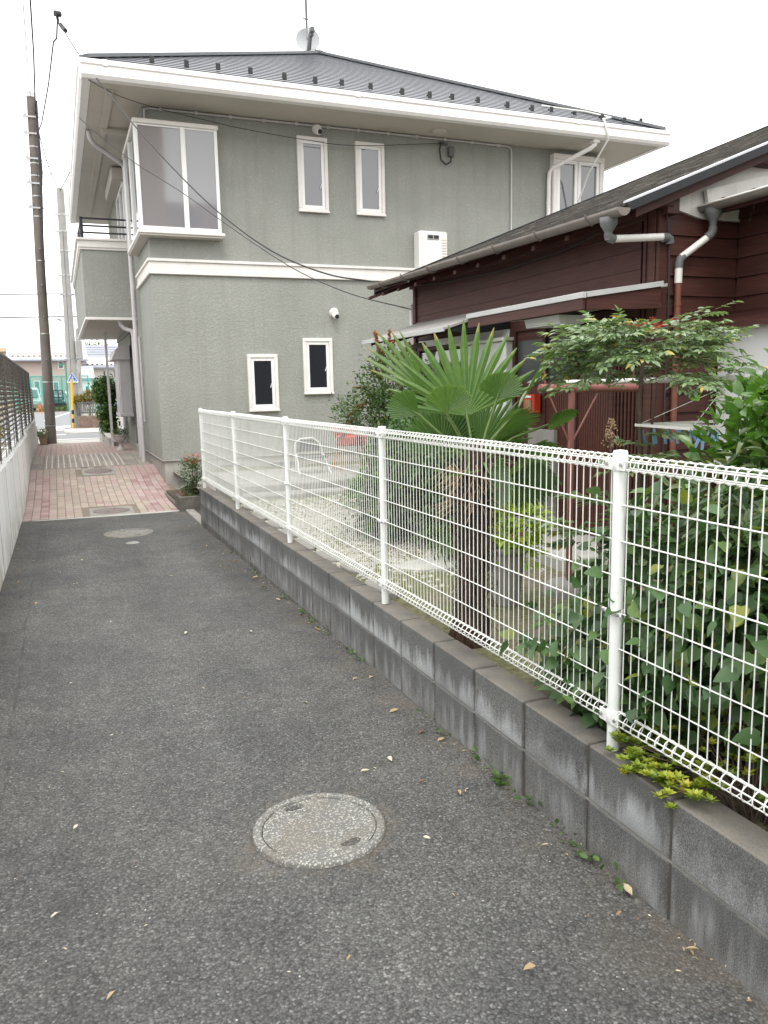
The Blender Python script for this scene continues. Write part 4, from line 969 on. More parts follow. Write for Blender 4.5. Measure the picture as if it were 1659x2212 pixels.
for k in range(3): tag(part('concrete_edging', MB().cbox(2.75+k*.02, 2.82+k*.02, 5.6+k*.85, 6.42+k*.85, .25, .40, .01), CONC_D), ('nearest','middle','farthest')[k]+' of three low concrete edging blocks between the gravel and planting bed', 'edging', 'edging blocks of the planting bed')
# things in the yard
ch = thing('folding_chair', 'white tubular frame chair with rounded dark back on the garden step', 'chair', (3.1, 10.4, .47))
part('frame', MB().tube([(2.88,10.62,.47),(2.83,10.5,.9),(2.84,10.48,1.0),(2.92,10.46,1.06),(3.14,10.46,1.07),(3.24,10.48,1.0),(3.3,10.5,.9),(3.36,10.62,.47)], .013, 8), WHITEP, ch)
part('backrest', MB().prism([(2.87,10.48,.84),(3.27,10.48,.84),(3.24,10.475,.98),(3.14,10.47,1.04),(2.95,10.47,1.04),(2.88,10.475,.98)], (0,.015,0)), GUT_G, ch)
for a in (2.86, 3.32): part('leg', MB().tube([(a,10.5,.8),(a+(a-3.09)*.2,10.2,.47)], .012, 8), WHITEP, ch)
part('seat', MB().cbox(2.86, 3.32, 10.2, 10.52, .74, .77, .008), GUT_G, ch)
for q in ch.children:
    for v_ in q.data.vertices: v_.co = Vector((3.14, 10.4, .46))+(v_.co-Vector((3.1, 10.4, .47)))*.8
kc = thing('small_chair', 'small red chair with orange metal legs on the garden step', 'chair', (3.75, 10.6, .47))
part('seat', MB().cbox(3.6, 3.95, 10.45, 10.75, .80, .94, .02), REDP, kc)
part('backrest', MB().cbox(3.6, 3.95, 10.751, 10.79, .9, 1.05, .01), REDP, kc)
OR_ = M('orange_steel', (.5,.16,.03), .5, .1, 8)
for a, b in ((3.63,10.48),(3.92,10.48),(3.63,10.73),(3.92,10.73)): part('leg', MB().tube([(a,b,.8),(a+(a-3.77)*.5,b+(b-10.6)*.3,.47)], .012, 6), OR_, kc)
mb_ = thing('letter_box', 'small orange-red box with pale window on the door post', 'box', (3.80, 5.9, 1.36))
part('case', MB().cbox(3.73, 3.80, 5.83, 6.0, 1.355, 1.515, .006), REDP, mb_)
part('window', MB().cbox(3.722, 3.729, 5.87, 5.965, 1.385, 1.47, .003), STRAW, mb_); part('pale_strip', MB().cbox(3.722, 3.7295, 5.87, 5.965, 1.485, 1.505, .002), WHITEP, mb_)
# laundry stand, white pole, peg hanger
ls = thing('laundry_stand', 'terracotta painted steel laundry stand with one cross arm', 'laundry stand', (2.82, 4.0, .33))
part('post', MB().tube([(2.82,4.0,.3),(2.82,4.0,1.56)], .019, 12), TERRA, ls)
part('arm', MB().tube([(2.60,4.0,1.574),(3.31,4.0,1.568)], .026, 12), TERRA, ls)
part('arm_cap', MB().tube([(3.31,4.0,1.568),(3.318,4.0,1.568)], .028, 12), TERRA, ls)
for s, x1 in ((-1, 2.66), (1, 3.0)): part('brace', MB().beam((2.84,4.0,1.27),(3.02,4.0,1.56),.008,.008) if s > 0 else MB().beam((2.80,4.0,1.27),(2.65,4.0,1.56),.008,.008), TERRA, ls)
for x in (2.64, 2.9, 3.28): part('hook', MB().tube([(x,4.0,1.59),(x-.012,4.0,1.63),(x-.01,4.0,1.675)], .006, 6), TERRA, ls)
part('base', MB().lathe([(.16,-.02),(.16,.03),(.12,.07),(.03,.09)], (2.82,4.0,.33), 16), CONC_D, ls)
lp = thing('laundry_pole', 'long white laundry pole resting on the terracotta stand', 'laundry pole', (2.92, 3, 1.61))
part('tube', MB().tube([(2.92,4.2,1.607),(2.92,1.2,1.607)], .0145, 12), PVC_W, lp); part('end_cap', MB().tube([(2.92,4.2,1.607),(2.92,4.24,1.607)], .0155, 12), PVC_W, lp)
lh = thing('peg_hanger', 'white rectangular laundry hanger with pale blue pegs below the white pole', 'laundry hanger', (2.72, 2.9, 1.4))
HA, HB, HC, HD, HZ_ = 2.54, 3.08, 2.72, 3.08, 1.395
fr = MB()
for a, b in (((HA,HC,HZ_),(HB,HC,HZ_)),((HA,HD,HZ_+.004),(HB,HD,HZ_+.004)),((HA,HC,HZ_),(HA,HD,HZ_+.004)),((HB,HC,HZ_),(HB,HD,HZ_+.004)),((2.7,HC,HZ_),(2.7,HD,HZ_+.004))): fr.beam(a, b, .016, .013)
fo = part('frame', fr, WHITEP, lh)
for a, b in ((HA,HC),(HB,HC),(HA,HD),(HB,HD)): part('cord', MB().tube([(a,b,HZ_),(2.9,2.9,1.57)], .0018, 5), WHITEP, lh)
part('hook', MB().tube([(2.9,2.9,1.57),(2.9,2.9,1.6),(2.905,2.9,1.628),(2.93,2.9,1.626),(2.94,2.9,1.60)], .004, 6), WHITEP, lh)
PEG = M('pale_blue_peg', (.28,.50,.72), .4, .05, 5)
pg = MB().beam((-.005,0,0),(-.016,0,-.075),.011,.009,(0,1,0)).beam((.005,0,0),(.018,0,-.075),.011,.009,(0,1,0)).tube([(0,0,.022),(0,0,-.02)],.002,5).mesh('peg'); fixn(pg); pg.materials.append(PEG)
for k in range(14):
    u = k/13; x, y = (HA+.03+(HB-HA-.06)*u, HC if k % 2 else HD)
    o = link('peg', pg, None, lh, (x, y, HZ_-.02)); o.rotation_euler = (random.uniform(-.15,.15), random.uniform(-.35,.35), random.uniform(-.7,.7))
# small concrete planter edge at the corner of the grey house
pl = thing('planter_kerb', 'small square concrete planter at the corner of the grey house', 'planter', (1.7, 12.0, -.1))
part('kerb', MB().cbox(1.50, 1.57, 12.1, 14.2, -.2, gz(13)+.03, .008).cbox(1.50, 1.80, 11.60, 11.66, -.2, .10, .008).cbox(1.50, 1.56, 11.661, 12.09, -.2, .095, .008), M('dark_planter_concrete', (.13,.12,.105), .9, .25, 9, dirt=.3), pl)
part('soil', MB().box(1.55, 2.1, 11.69, 13.6, -.2, -.03), SOIL, pl)

# ---------------------------------------------------------------- vegetation
def leaf_geo(w=.5, fold=.10, droop=.08, notch=False):
    # unit leaf along +x, folded along the midrib
    v = [(0,0,0),(.30,w*.46,fold),(.30,0,0),(.30,-w*.46,fold),(.68,w*.36,fold*.7-droop*.4),(.68,0,-droop*.35),(.68,-w*.36,fold*.7-droop*.4),(1,0,-droop)]
    if notch:
        v = [(.03,0,0),(-.03,w*.22,fold*.5),(.2,w*.5,fold),(.5,w*.46,fold*.8),(.78,w*.24,fold*.3-droop*.5),(1,0,-droop),(.78,-w*.24,fold*.3-droop*.5),(.5,-w*.46,fold*.8),(.2,-w*.5,fold),(-.03,-w*.22,fold*.5),(.35,0,0),(.7,0,-droop*.3)]
        return np.array(v, float), [(0,10,2,1),(10,3,2),(10,11,4,3),(11,5,4),(0,9,8,10),(10,8,7),(10,7,6,11),(11,6,5)]
    f = [(0,2,1),(0,3,2),(1,2,5,4),(2,3,6,5),(4,5,7),(5,6,7)]
    return np.array(v, float), f
def basis(d, up=None):
    d = d/np.linalg.norm(d, axis=1, keepdims=True)
    u = np.tile(np.array([0,0,1.]), (len(d),1)) if up is None else up
    s = np.cross(u, d); n = np.linalg.norm(s, axis=1, keepdims=True); s = np.where(n < 1e-4, np.array([1.,0,0]), s/np.maximum(n, 1e-6))
    return d, s, np.cross(d, s)
def leaf_cloud(name, P, D, S, geo, mat, parent, tint=None, roll=.5, kind=True):
    V0, F0 = geo; P = np.asarray(P, float); D = np.asarray(D, float); S = np.asarray(S, float); n = len(P)
    d, s, u = basis(D); a = RNG.normal(0, roll, n)[:, None]
    s, u = s*np.cos(a)+u*np.sin(a), u*np.cos(a)-s*np.sin(a)
    V = P[:,None,:]+S[:,None,None]*(V0[None,:,0:1]*d[:,None,:]+V0[None,:,1:2]*s[:,None,:]+V0[None,:,2:3]*u[:,None,:])
    k = len(V0); me = bpy.data.meshes.new(name)
    faces = [tuple(i+o*k for i in f) for o in range(n) for f in F0]
    me.from_pydata(V.reshape(-1,3).tolist(), [], faces)
    t = RNG.random(n) if tint is None else np.asarray(tint)
    at = me.attributes.new('tint', 'FLOAT', 'FACE'); at.data.foreach_set('value', np.repeat(t, len(F0)).astype(np.float32))
    me.polygons.foreach_set('use_smooth', [True]*len(me.polygons)); me.update()
    o = link(name, me, mat, parent)
    if kind: tag(o, kind='stuff')
    return o
def leaf_set(name, geo, mat, tints):
    out = []
    for t in tints:
        me = bpy.data.meshes.new(name); me.from_pydata(geo[0].tolist(), [], geo[1])
        at = me.attributes.new('tint', 'FLOAT', 'FACE'); at.data.foreach_set('value', [t]*len(geo[1])); me.materials.append(mat)
        me.polygons.foreach_set('use_smooth', [True]*len(geo[1])); out.append(me)
    return out
def leaf_objs(name, P, D, S, meshes, parent, roll=.5):
    d, s, u = basis(np.asarray(D, float)); pw = wloc(parent)
    for i in range(len(P)):
        a = random.gauss(0, roll); si, ui = s[i]*math.cos(a)+u[i]*math.sin(a), u[i]*math.cos(a)-s[i]*math.sin(a)
        o = bpy.data.objects.new(name, meshes[i % len(meshes)]); COL.objects.link(o); o.parent = parent
        k = S[i]; M_ = Matrix(((d[i][0]*k, si[0]*k, ui[0]*k, P[i][0]-pw.x), (d[i][1]*k, si[1]*k, ui[1]*k, P[i][1]-pw.y), (d[i][2]*k, si[2]*k, ui[2]*k, P[i][2]-pw.z), (0,0,0,1)))
        o.matrix_basis = M_
def ell_pts(n, c, r, shell=.55):
    p = RNG.normal(size=(n,3)); p /= np.linalg.norm(p, axis=1, keepdims=True)
    rad = shell+(1-shell)*RNG.random(n)**.6; q = p*rad[:,None]; return np.array(c)+q*np.array(r), p
def clumped(n, cl, spread, ell):
    # points gathered round cluster centres spread through several ellipsoids
    C = []; N = []
    tot = sum(e[2] for e in ell)
    for c, r, w in ell:
        a, b = ell_pts(max(1, int(cl*w/tot)), c, r); C.append(a); N.append(b)
    C = np.vstack(C); N = np.vstack(N); i = RNG.integers(0, len(C), n)
    return C[i]+RNG.normal(size=(n,3))*spread, N[i], C
def stems(name, base, tips, mat, parent, r=.008, fork=.4):
    m = MB(); b = Vector(base)
    for q in tips:
        q = Vector(q); mid = b.lerp(q, .5)+Vector((random.uniform(-.05,.05), random.uniform(-.05,.05), .06)); st = b.lerp(q, .08)
        m.tube([st+Vector((random.uniform(-.03,.03),random.uniform(-.03,.03),-.1)), b.lerp(mid,.6), mid, q], [r, r*.8, r*.6, r*.25], 5)
    return part(name, m, mat, parent)

# fan palm -----------------------------------------------------------
palm = thing('fan_palm', 'fan palm with fibrous brown trunk growing just behind the white fence', 'palm tree', (1.84, 3.44, .33))
tk = MB(); n = 20; prof = [(.115,-.03),(.10,.05),(.078,.15),(.07,.4),(.074,.6),(.082,.72),(.08,.80),(.06,.9),(.045,1.0)]
vs = []
zz = np.linspace(0, 1, 40)
for q in zz:
    z = -.03+1.03*q; r = float(np.interp(z, [a[1] for a in prof], [a[0] for a in prof]))
    for k in range(n):
        a = 6.283*k/n; rr = r*(1+.07*math.sin(a*5+z*37)+random.uniform(-.06,.06)); vs.append((1.84+.03*q+rr*math.cos(a), 3.44+rr*math.sin(a), .33+z))
tk.add(vs, [(i*n+k, i*n+(k+1)%n, (i+1)*n+(k+1)%n, (i+1)*n+k) for i in range(39) for k in range(n)], True)
trunk = part('trunk', tk, FIBRE, palm)
fb = MB()
for _ in range(700):
    z = random.triangular(.05, .95, .6); a = random.uniform(0, 6.283); r = float(np.interp(z, [q[1] for q in prof], [q[0] for q in prof]))
    p0 = Vector((1.86+r*math.cos(a), 3.44+r*math.sin(a), .33+z)); L = random.uniform(.03, .10) if z < .7 else random.uniform(.05,.16)
    o = Vector((math.cos(a)*random.uniform(.05,.5), math.sin(a)*random.uniform(.05,.5), random.uniform(-1,-.2) if random.random()<.7 else .4)).normalized()
    sd = Vector((-math.sin(a), math.cos(a), 0))*L*random.uniform(-.4,.4)
    fb.tube([p0, p0+o*L*.5+Vector((math.cos(a),math.sin(a),0))*L*.25, p0+o*L+sd], [.0022,.0018,.0006], 3, caps=False)
tag(part('fibre', fb, FIBRE2, trunk, fix=False), kind='stuff')
fb2 = MB()
for _ in range(130):
    a = random.uniform(0,6.283); p0 = Vector((1.865+.075*math.cos(a), 3.44+.075*math.sin(a), .33+random.uniform(.66,.86))); o = Vector((math.cos(a),math.sin(a),random.uniform(-.6,.9))).normalized(); L = random.uniform(.05,.14)
    fb2.tube([p0, p0+o*L*.5+Vector((0,0,.02)), p0+o*L+Vector((random.uniform(-.04,.04),random.uniform(-.04,.04),-.03))], [.004,.003,.001], 4, caps=False)
tag(part('leaf_sheath', fb2, STRAW, trunk, fix=False), kind='stuff')
top = Vector((1.865, 3.44, 1.22))
def fan(hub, axis, nrm, Rr, spread, nseg, fuse, tint=.4, droop=.1, fray=.03, cup=.15):
    hub = Vector(hub); ax = Vector(axis).normalized(); nr = Vector(nrm); nr = (nr-ax*nr.dot(ax)).normalized(); sd = nr.cross(ax)
    m = MB(); tn = []
    def P(a, r, h, dr=1):
        rr = r/Rr
        return hub + (ax*math.cos(a)+sd*math.sin(a))*r*math.cos(cup*abs(a)*.0) + nr*(h + cup*Rr*rr*rr*(math.sin(a*.9)**2)*.9 - droop*Rr*rr**2.2*dr)
    da = 2*spread/nseg
    for i in range(nseg):
        a = -spread+da*(i+.5); k = 1-.22*(abs(a)/spread)**2.5; L = Rr*k*random.uniform(.94,1.03); rf = Rr*fuse*k
        fl_ = L-rf; rs = [.03*Rr, rf*.5, rf, rf+fl_*.45, rf+fl_*.8, L]; b = len(m.v)
        wd = da*.5
        ws = [wd, wd, wd*.98, wd*.86*rf/(rf+fl_*.45)*(1+.35*(1-fuse)), wd*.5*rf/(rf+fl_*.8), wd*.06]
        dp = [.0, .10*Rr, .085*Rr, .04*Rr, .016*Rr, .001]
        bend = random.uniform(-.03,.06)*Rr
        for j, r in enumerate(rs):
            hh = -bend*max(0, (r-rf)/max(1e-3, L-rf))**2; hp = min(dp[j], r*ws[j]*.9)
            m.v += [P(a-ws[j], r, hh+hp)[:], P(a, r, hh)[:], P(a+ws[j], r, hh+hp)[:]]
        for j in range(5):
            q = b+3*j; m.f += [(q,q+1,q+4,q+3),(q+1,q+2,q+5,q+4)]; m.sm += [False, False]
            t_ = tint+random.uniform(-.12,.12); tn += [t_, t_] if j < 4 else [t_+.2+fray*random.random()*8]*2
    me = m.mesh('blade'); at = me.attributes.new('tint','FLOAT','FACE'); at.data.foreach_set('value', tn); return me
def frond(hub, axis, nrm, Rr, spread=1.9, nseg=42, fuse=.55, **kw):
    h = Vector(hub); b = top+Vector((random.uniform(-.03,.03), random.uniform(-.03,.03), random.uniform(-.12,-.02)))
    mid = b.lerp(h, .5)+Vector((0,0,.05))
    pt = part('frond', MB().tube([b, b.lerp(mid,.5)+Vector((0,0,.02)), mid, mid.lerp(h,.6), h, h+Vector(axis).normalized()*.05], [.011,.008,.0065,.006,.0058,.003], 8), PETIOLE, palm)
    link('blade', fan(hub, axis, nrm, Rr, spread, nseg, fuse, **kw), L_PALM, pt)
V = Vector; CAMD = V((.40,.87,-.1))            # roughly away from the alley viewpoint
# tall upright fan of broad open blades, then the smaller clipped fans round it
frond((1.84,3.47,1.455), (-.06,.15,1), (.35,.85,-.1), .45, 1.36, 16, .5, tint=.5, droop=.05, cup=.2)
frond((1.955,3.38,1.535), (.10,-.25,.62), (.15,.75,.35), .15, 1.3, 24, .86, tint=.5, droop=.12, cup=.05)
frond((1.675,3.36,1.475), (-.06,-.25,.62), (.2,.75,.35), .155, 1.2, 24, .86, tint=.55, droop=.12, fray=.06, cup=.05)
frond((1.60,3.5,1.465), (-.8,.15,.5), (.3,.7,.4), .17, .8, 18, .85, tint=.35, droop=.1, cup=.1)
frond((1.80,3.66,1.27), (-.12,.25,.8), (.35,.8,-.3), .24, 1.4, 28, .8, tint=.3, droop=.1, cup=.15)
frond((1.97,3.6,1.27), (.12,.25,.9), (.35,.8,-.2), .34, 1.7, 32, .6, tint=.4, droop=.1, cup=.2)
frond((2.09,3.42,1.47), (.75,.25,.85), (-.75,.5,.6), .42, .7, 11, .5, tint=.62, droop=.05, cup=.35)
frond((2.03,3.5,1.36), (.95,.1,.22), (-.2,.6,.7), .24, 1.5, 30, .6, tint=.5, droop=.15, cup=.2)
frond((2.30,3.46,1.395), (.8,-.25,.4), (-.3,.5,.7), .16, 1.4, 28, .92, tint=.42, droop=.12, cup=.15)
frond((2.16,3.55,1.2), (.9,.1,.15), (-.1,.6,.8), .26, 1.4, 30, .75, tint=.45, droop=.2, cup=.15)
frond((1.88,3.33,1.19), (.35,-.6,-.4), (.2,.5,.4), .2, 1.3, 26, .75, tint=.3, droop=.3, fray=.12)
frond((1.76,3.34,1.18), (-.45,-.5,.15), (0,.3,.9), .14, 1.0, 20, .7, tint=.75, droop=.1, fray=.15)
frond((2.02,3.38,1.15), (.85,-.1,-.25), (.1,.5,.7), .26, 1.4, 30, .85, tint=.15, droop=.2)
frond((1.70,3.62,1.56), (-.6,.35,.72), (.55,.6,.3), .40, .5, 7, .45, tint=.6, droop=.04)

# dark heart-leaved shrub pushing through the fence -------------------
G_OV = leaf_geo(.62, .10, .16); G_HEART = leaf_geo(.74, .08, .14, True); G_NAR = leaf_geo(.36, .14, .12); G_ROUND = leaf_geo(.7, .06, .05)
hs = thing('leafy_shrub', 'dark green broad-leaved shrub leaning through the mesh around the near fence post', 'shrub', (1.95, 1.9, .33))
ellA = [((1.90,2.32,.58),(.20,.40,.20),2.5),((1.88,2.05,.95),(.22,.3,.3),2),((2.0,1.65,.92),(.22,.42,.42),4),((1.9,2.25,.5),(.25,.35,.15),1.5),((2.05,1.35,.75),(.3,.35,.42),3)]
Pp, Nn, CA = clumped(5600, 520, .06, ellA)
Dd = Nn*.5+np.array([-.45,-.35,-.35])+RNG.normal(size=Pp.shape)*.45
ok = (Pp[:,0] > 1.655)|(np.abs(Pp[:,0]-1.64) > .02)
leaf_cloud('foliage', Pp, Dd, RNG.uniform(.04,.075,len(Pp)), G_HEART, L_DARK, hs)
mH = leaf_set('leaf', G_HEART, L_DARK, [.05,.2,.3,.42,.5,.6,.7,.8,.9,.5,.3,1.0])
nf = 270; yy = RNG.uniform(1.3, 2.8, nf); zc = .55+.45*RNG.random(nf)*np.clip(1.55-(yy-1.9)*.6, .35, 1.0)
keep = ~((yy > 2.35)&(zc > .72-.35*(yy-2.35)))&~((yy < 1.85)&(zc < .68)); yy, zc = yy[keep], zc[keep]; nf = len(yy)
leaf_objs('leaf', np.c_[RNG.uniform(1.60,1.74,nf), yy, zc], np.c_[RNG.normal(-.55,.4,nf), RNG.normal(-.3,.6,nf), RNG.normal(-.35,.45,nf)], RNG.uniform(.042,.074,nf), mH, hs, .75)
stems('stem', (1.98,1.95,.3), [tuple(CA[i]) for i in RNG.integers(0,len(CA),26)], STEM, hs, .009)
# curled narrow-leaved shrub
cs_ = thing('narrow_leaved_shrub', 'shrub of curled narrow pale-edged leaves behind the fence at the right edge', 'shrub', (2.35, 1.75, .33))
Pp, Nn, CB = clumped(3000, 300, .07, [((2.28,1.85,1.10),(.42,.45,.26),3),((2.25,1.55,.9),(.35,.4,.35),2),((2.5,2.2,.95),(.45,.4,.35),2)])
leaf_cloud('foliage', Pp, Nn*.4+RNG.normal(size=Pp.shape)*.5+np.array([-.3,-.3,-.25]), RNG.uniform(.05,.085,len(Pp)), leaf_geo(.30,.2,.22), L_CURL, cs_)
stems('stem', (2.35,1.85,.3), [tuple(CB[i]) for i in RNG.integers(0,len(CB),18)], STEM, cs_, .009)
# glossy citrus-like bush
ci = thing('citrus_bush', 'glossy bright green citrus bush above the fence at the right edge', 'shrub', (2.5, 2.1, .33))
ellC = [((2.58,2.12,1.47),(.34,.35,.17),4),((2.44,2.2,1.33),(.22,.3,.11),2),((2.78,2.1,1.74),(.2,.22,.14),1),((2.6,1.9,1.3),(.35,.3,.2),2)]
Pp, Nn, CC = clumped(2100, 220, .05, ellC)
D_ = Nn*.9+np.array([-.15,-.25,.45])+RNG.normal(size=Pp.shape)*.45
Sx = RNG.uniform(.05,.078,len(Pp)); order = np.argsort(Pp[:,0]*.3+Pp[:,1]); f_, b_ = order[:290], order[290:]
leaf_objs('leaf', Pp[f_], D_[f_], Sx[f_], leaf_set('leaf', G_OV, L_CITRUS, [.05,.25,.4,.6,.8,.95]), ci, .5)
leaf_cloud('foliage', Pp[b_], D_[b_], Sx[b_], G_OV, L_CITRUS, ci, tint=RNG.random(len(b_))*.6)
stems('stem', (2.5,2.1,.3), [tuple(CC[i]) for i in RNG.integers(0,len(CC),16)], STEM_G, ci, .012)

# nandina: layered sprays of narrow leaflets on a slim trunk ----------
def spray(c, d, L, Ps, Ds, Ss, tw, tint, tb, size=.055):
    # tripinnate spray: axis with side axes each carrying leaflets
    c = Vector(c); d = Vector(d).normalized(); s = d.cross(Vector((0,0,1))).normalized()
    tip = c+d*L+Vector((0,0,-.12*L)); tw.tube([c, c.lerp(tip,.5)+Vector((0,0,.05*L)), tip], [.0022,.0016,.0008], 4)
    for k in range(5):
        t = .25+.18*k; p = c.lerp(tip, min(t,1))+Vector((0,0,.04*L))
        for sg in ((-1,1) if k < 4 else (0,)):
            dd = (d*.6+s*sg*.9+Vector((0,0,random.uniform(-.15,.25)))).normalized(); l2 = L*random.uniform(.28,.42)*(1.15-t*.5)
            e = p+dd*l2+Vector((0,0,-.05*l2)); tw.tube([p, e], [.0013,.0007], 3, caps=False)
            s2 = dd.cross(Vector((0,0,1))).normalized()
            for q in range(3):
                pp = p.lerp(e, .4+.3*q)
                for s3 in ((-1,1) if q < 2 else (-1,0,1)):
                    Ps.append(pp[:]); Ds.append((dd*.8+s2*s3*.8+Vector((0,0,random.uniform(-.35,.1))))[:]); Ss.append(size*random.uniform(.7,1.15)); tint.append(tb+random.uniform(-.25,.25))
def nandina(label, x, y, zb, zt, rx, nsp, size=.055, red=True, low=(), tip_z=.0, rz_=.14):
    t = thing('nandina', label, 'shrub', (x, y, zb)); tw = MB(); Ps, Ds, Ss, Tn = [], [], [], []
    h = zt-zb; tr = MB()
    tr.tube([(x,y,zb-.05),(x+.01,y,zb+h*.4),(x-.01,y+.01,zb+h*.75),(x,y,zt-.12)], [.016,.013,.011,.007], 8)
    tr.tube([(x+.02,y+.02,zb-.05),(x+.03,y+.01,zb+h*.45),(x+.06,y-.02,zb+h*.8)], [.011,.009,.006], 6); part('trunk', tr, STEM, t)
    for k in range(nsp):
        a = 6.283*k/nsp*2.618+random.uniform(-.3,.3); q = random.random()
        rr = rx*(.12+.62*q); zc = zt-.07-.13*q**2-random.random()*rz_*.5
        c = (x+rr*.6*math.cos(a), y+rr*.6*math.sin(a), zc)
        spray(c, (math.cos(a), math.sin(a), random.uniform(.1,.5)-.5*q), rx*random.uniform(.5,.72), Ps, Ds, Ss, tw, Tn, .45, size)
    for (lx, ly, lz, n_) in low:
        for k in range(n_):
            a = random.uniform(0,6.283); spray((lx,ly,lz+random.uniform(-.06,.06)), (math.cos(a),math.sin(a),.1), random.uniform(.16,.26), Ps, Ds, Ss, tw, Tn, .6, size)
    Tn = np.clip(Tn, 0, .93); Tn[RNG.random(len(Tn)) < .035] = .99
    leaf_cloud('foliage', Ps, Ds, Ss, leaf_geo(.42,.07,.16), L_NAND, t, tint=Tn, roll=.35)
    tag(part('leaf_stalks', tw, STEM_G, t, fix=False), kind='stuff')
    if red:
        tw2 = MB(); Pr, Dr, Sr, T2 = [], [], [], []
        for k in range(4):
            a = 1.0+k*1.6; spray((x-.02+.02*k,y,zt-.08+tip_z), (math.cos(a),math.sin(a),.6), .085, Pr, Dr, Sr, tw2, T2, .5, .02)
        leaf_cloud('young_shoots', Pr, Dr, Sr, leaf_geo(.3,.06,.1), L_RED, t, tint=np.clip(T2,0,1)); tag(part('shoot_stalk', tw2, L_RED, t, fix=False), kind='stuff')
    return t
nandina('tall nandina with layered leaf sprays and red shoots before the maroon wall', 2.55, 3.05, .33, 1.915, .47, 76, .046, low=[(2.5,2.95,1.30,3),(2.6,2.9,1.22,4)], rz_=.20)
nandina('low nandina with fresh green sprays below the terracotta laundry stand', 2.30, 3.0, .33, 1.08, .24, 6, red=False, low=[(2.15,3.0,1.0,4),(2.4,2.8,1.2,4)])
nb_ = thing('nandina', 'small bushy red-tipped nandina beside the far end of the block wall', 'shrub', (1.72, 11.9, -.05))
Pp, Nn, CN = clumped(1500, 160, .035, [((1.74,11.95,.42),(.15,.16,.20),3),((1.72,11.9,.12),(.13,.14,.14),1.4),((1.60,11.8,.02),(.08,.1,.07),.6)])
leaf_cloud('foliage', Pp, Nn*.7+np.array([0,0,.2])+RNG.normal(size=Pp.shape)*.5, RNG.uniform(.03,.05,len(Pp)), leaf_geo(.42,.07,.16), L_MYRT, nb_)
Pp, Nn, _c = clumped(140, 40, .03, [((1.76,11.95,.60),(.12,.12,.06),2),((1.58,11.78,.08),(.07,.08,.04),.6)])
leaf_cloud('young_shoots', Pp, Nn*.7+np.array([0,0,.6])+RNG.normal(size=Pp.shape)*.4, RNG.uniform(.025,.04,len(Pp)), leaf_geo(.36,.07,.1), L_RED, nb_)
stems('trunk', (1.74,11.95,-.1), [tuple(CN[i]) for i in range(14)], STEM, nb_, .009)
df = thing('dried_flower', 'dried cream flower spike standing above the fence beside the near post', 'flower', (2.15, 2.75, .9))
part('stalk', MB().tube([(2.15,2.75,.6),(2.14,2.75,1.2),(2.14,2.75,1.42)], .004, 6), STEM, df)
dm_ = MB()
for _ in range(110):
    q = random.random(); a = random.uniform(0,6.283); r = .045*(1-q*.75)*random.random()**.5; c = (2.14+r*math.cos(a), 2.75+r*math.sin(a), 1.33+.12*q)
    dm_.lathe([(0,-.004),(.004,0),(0,.005)], c, 5, cap=False)
part('flower_head', dm_, STRAW, df, fix=False)

# crape-myrtle-like shrub with pink tips behind the palm ---------------
my = thing('myrtle_shrub', 'tall small-leaved shrub with pink young tips beside the old house corner', 'shrub', (2.85, 7.0, .33))
Pp, Nn, CM = clumped(9500, 520, .06, [((2.95,7.0,1.62),(.34,.34,.28),3),((2.75,6.95,1.38),(.38,.34,.18),2),((3.05,7.05,1.2),(.34,.34,.4),3),((2.95,7,.8),(.3,.3,.35),2)])
leaf_cloud('foliage', Pp, Nn*.7+np.array([0,0,.25])+RNG.normal(size=Pp.shape)*.5, RNG.uniform(.022,.042,len(Pp)), G_OV, L_MYRT, my)
tips = []; tw = MB(); Pt, Dt, St = [], [], []
for (dx, dy, dz) in [(-.42,0,.95),(-.3,.1,1.2),(-.2,-.1,1.35),(-.05,.05,1.55),(.05,.1,1.75),(.15,0,1.5),(-.5,.1,.7),(-.12,.05,1.72),(.25,.1,1.62),(.32,0,1.4),(-.38,-.05,1.02),(-.55,0,.78),(.02,-.05,1.62)]:
    b = V((2.9+dx*.35, 7.0+dy, 1.15+dz*.28)); e = V((2.9+dx, 7.0+dy, .42+dz*.98)); tw.tube([b, b.lerp(e,.5)+V((0,0,.04)), e], [.005,.003,.0012], 5)
    for k in range(110):
        q = .35+.65*random.random(); p = b.lerp(e, q)+V((0,0,.04*(1-abs(2*q-1)))); a = random.uniform(0,6.283)
        Pt.append(p[:]); Dt.append(((e-b).normalized()*.7+V((math.cos(a),math.sin(a),random.uniform(-.2,.5)))*.7)[:]); St.append(random.uniform(.022,.042)); tips.append(np.clip((q-.4)*1.5+random.uniform(-.2,.2),0,1))
leaf_cloud('young_shoots', Pt, Dt, St, G_OV, L_TIP, my, tint=tips)
tag(part('shoot_stems', tw, STEM, my, fix=False), kind='stuff'); stems('stem', (2.92,7.0,.3), [tuple(CM[i]) for i in RNG.integers(0,len(CM),22)], STEM, my, .012)
db = thing('camellia_bush', 'dark dense rounded bush behind the palm and the fence', 'shrub', (2.85, 5.9, .33))
Pp, Nn, CD = clumped(9500, 520, .06, [((2.72,5.9,1.0),(.40,.42,.36),4),((2.92,5.7,.72),(.40,.4,.36),3),((2.55,6.3,.65),(.3,.4,.3),2)])
leaf_cloud('foliage', Pp, Nn*.8+RNG.normal(size=Pp.shape)*.5, RNG.uniform(.03,.055,len(Pp)), G_OV, L_DARK, db)
stems('stem', (2.95,5.95,.3), [tuple(CD[i]) for i in RNG.integers(0,len(CD),14)], STEM, db, .014)
sg_ = thing('strap_leaf_clump', 'clump of arching strap leaves on the planting bed behind the fence', 'plant', (2.62, 4.9, .33)); sm_ = MB(); tt = []
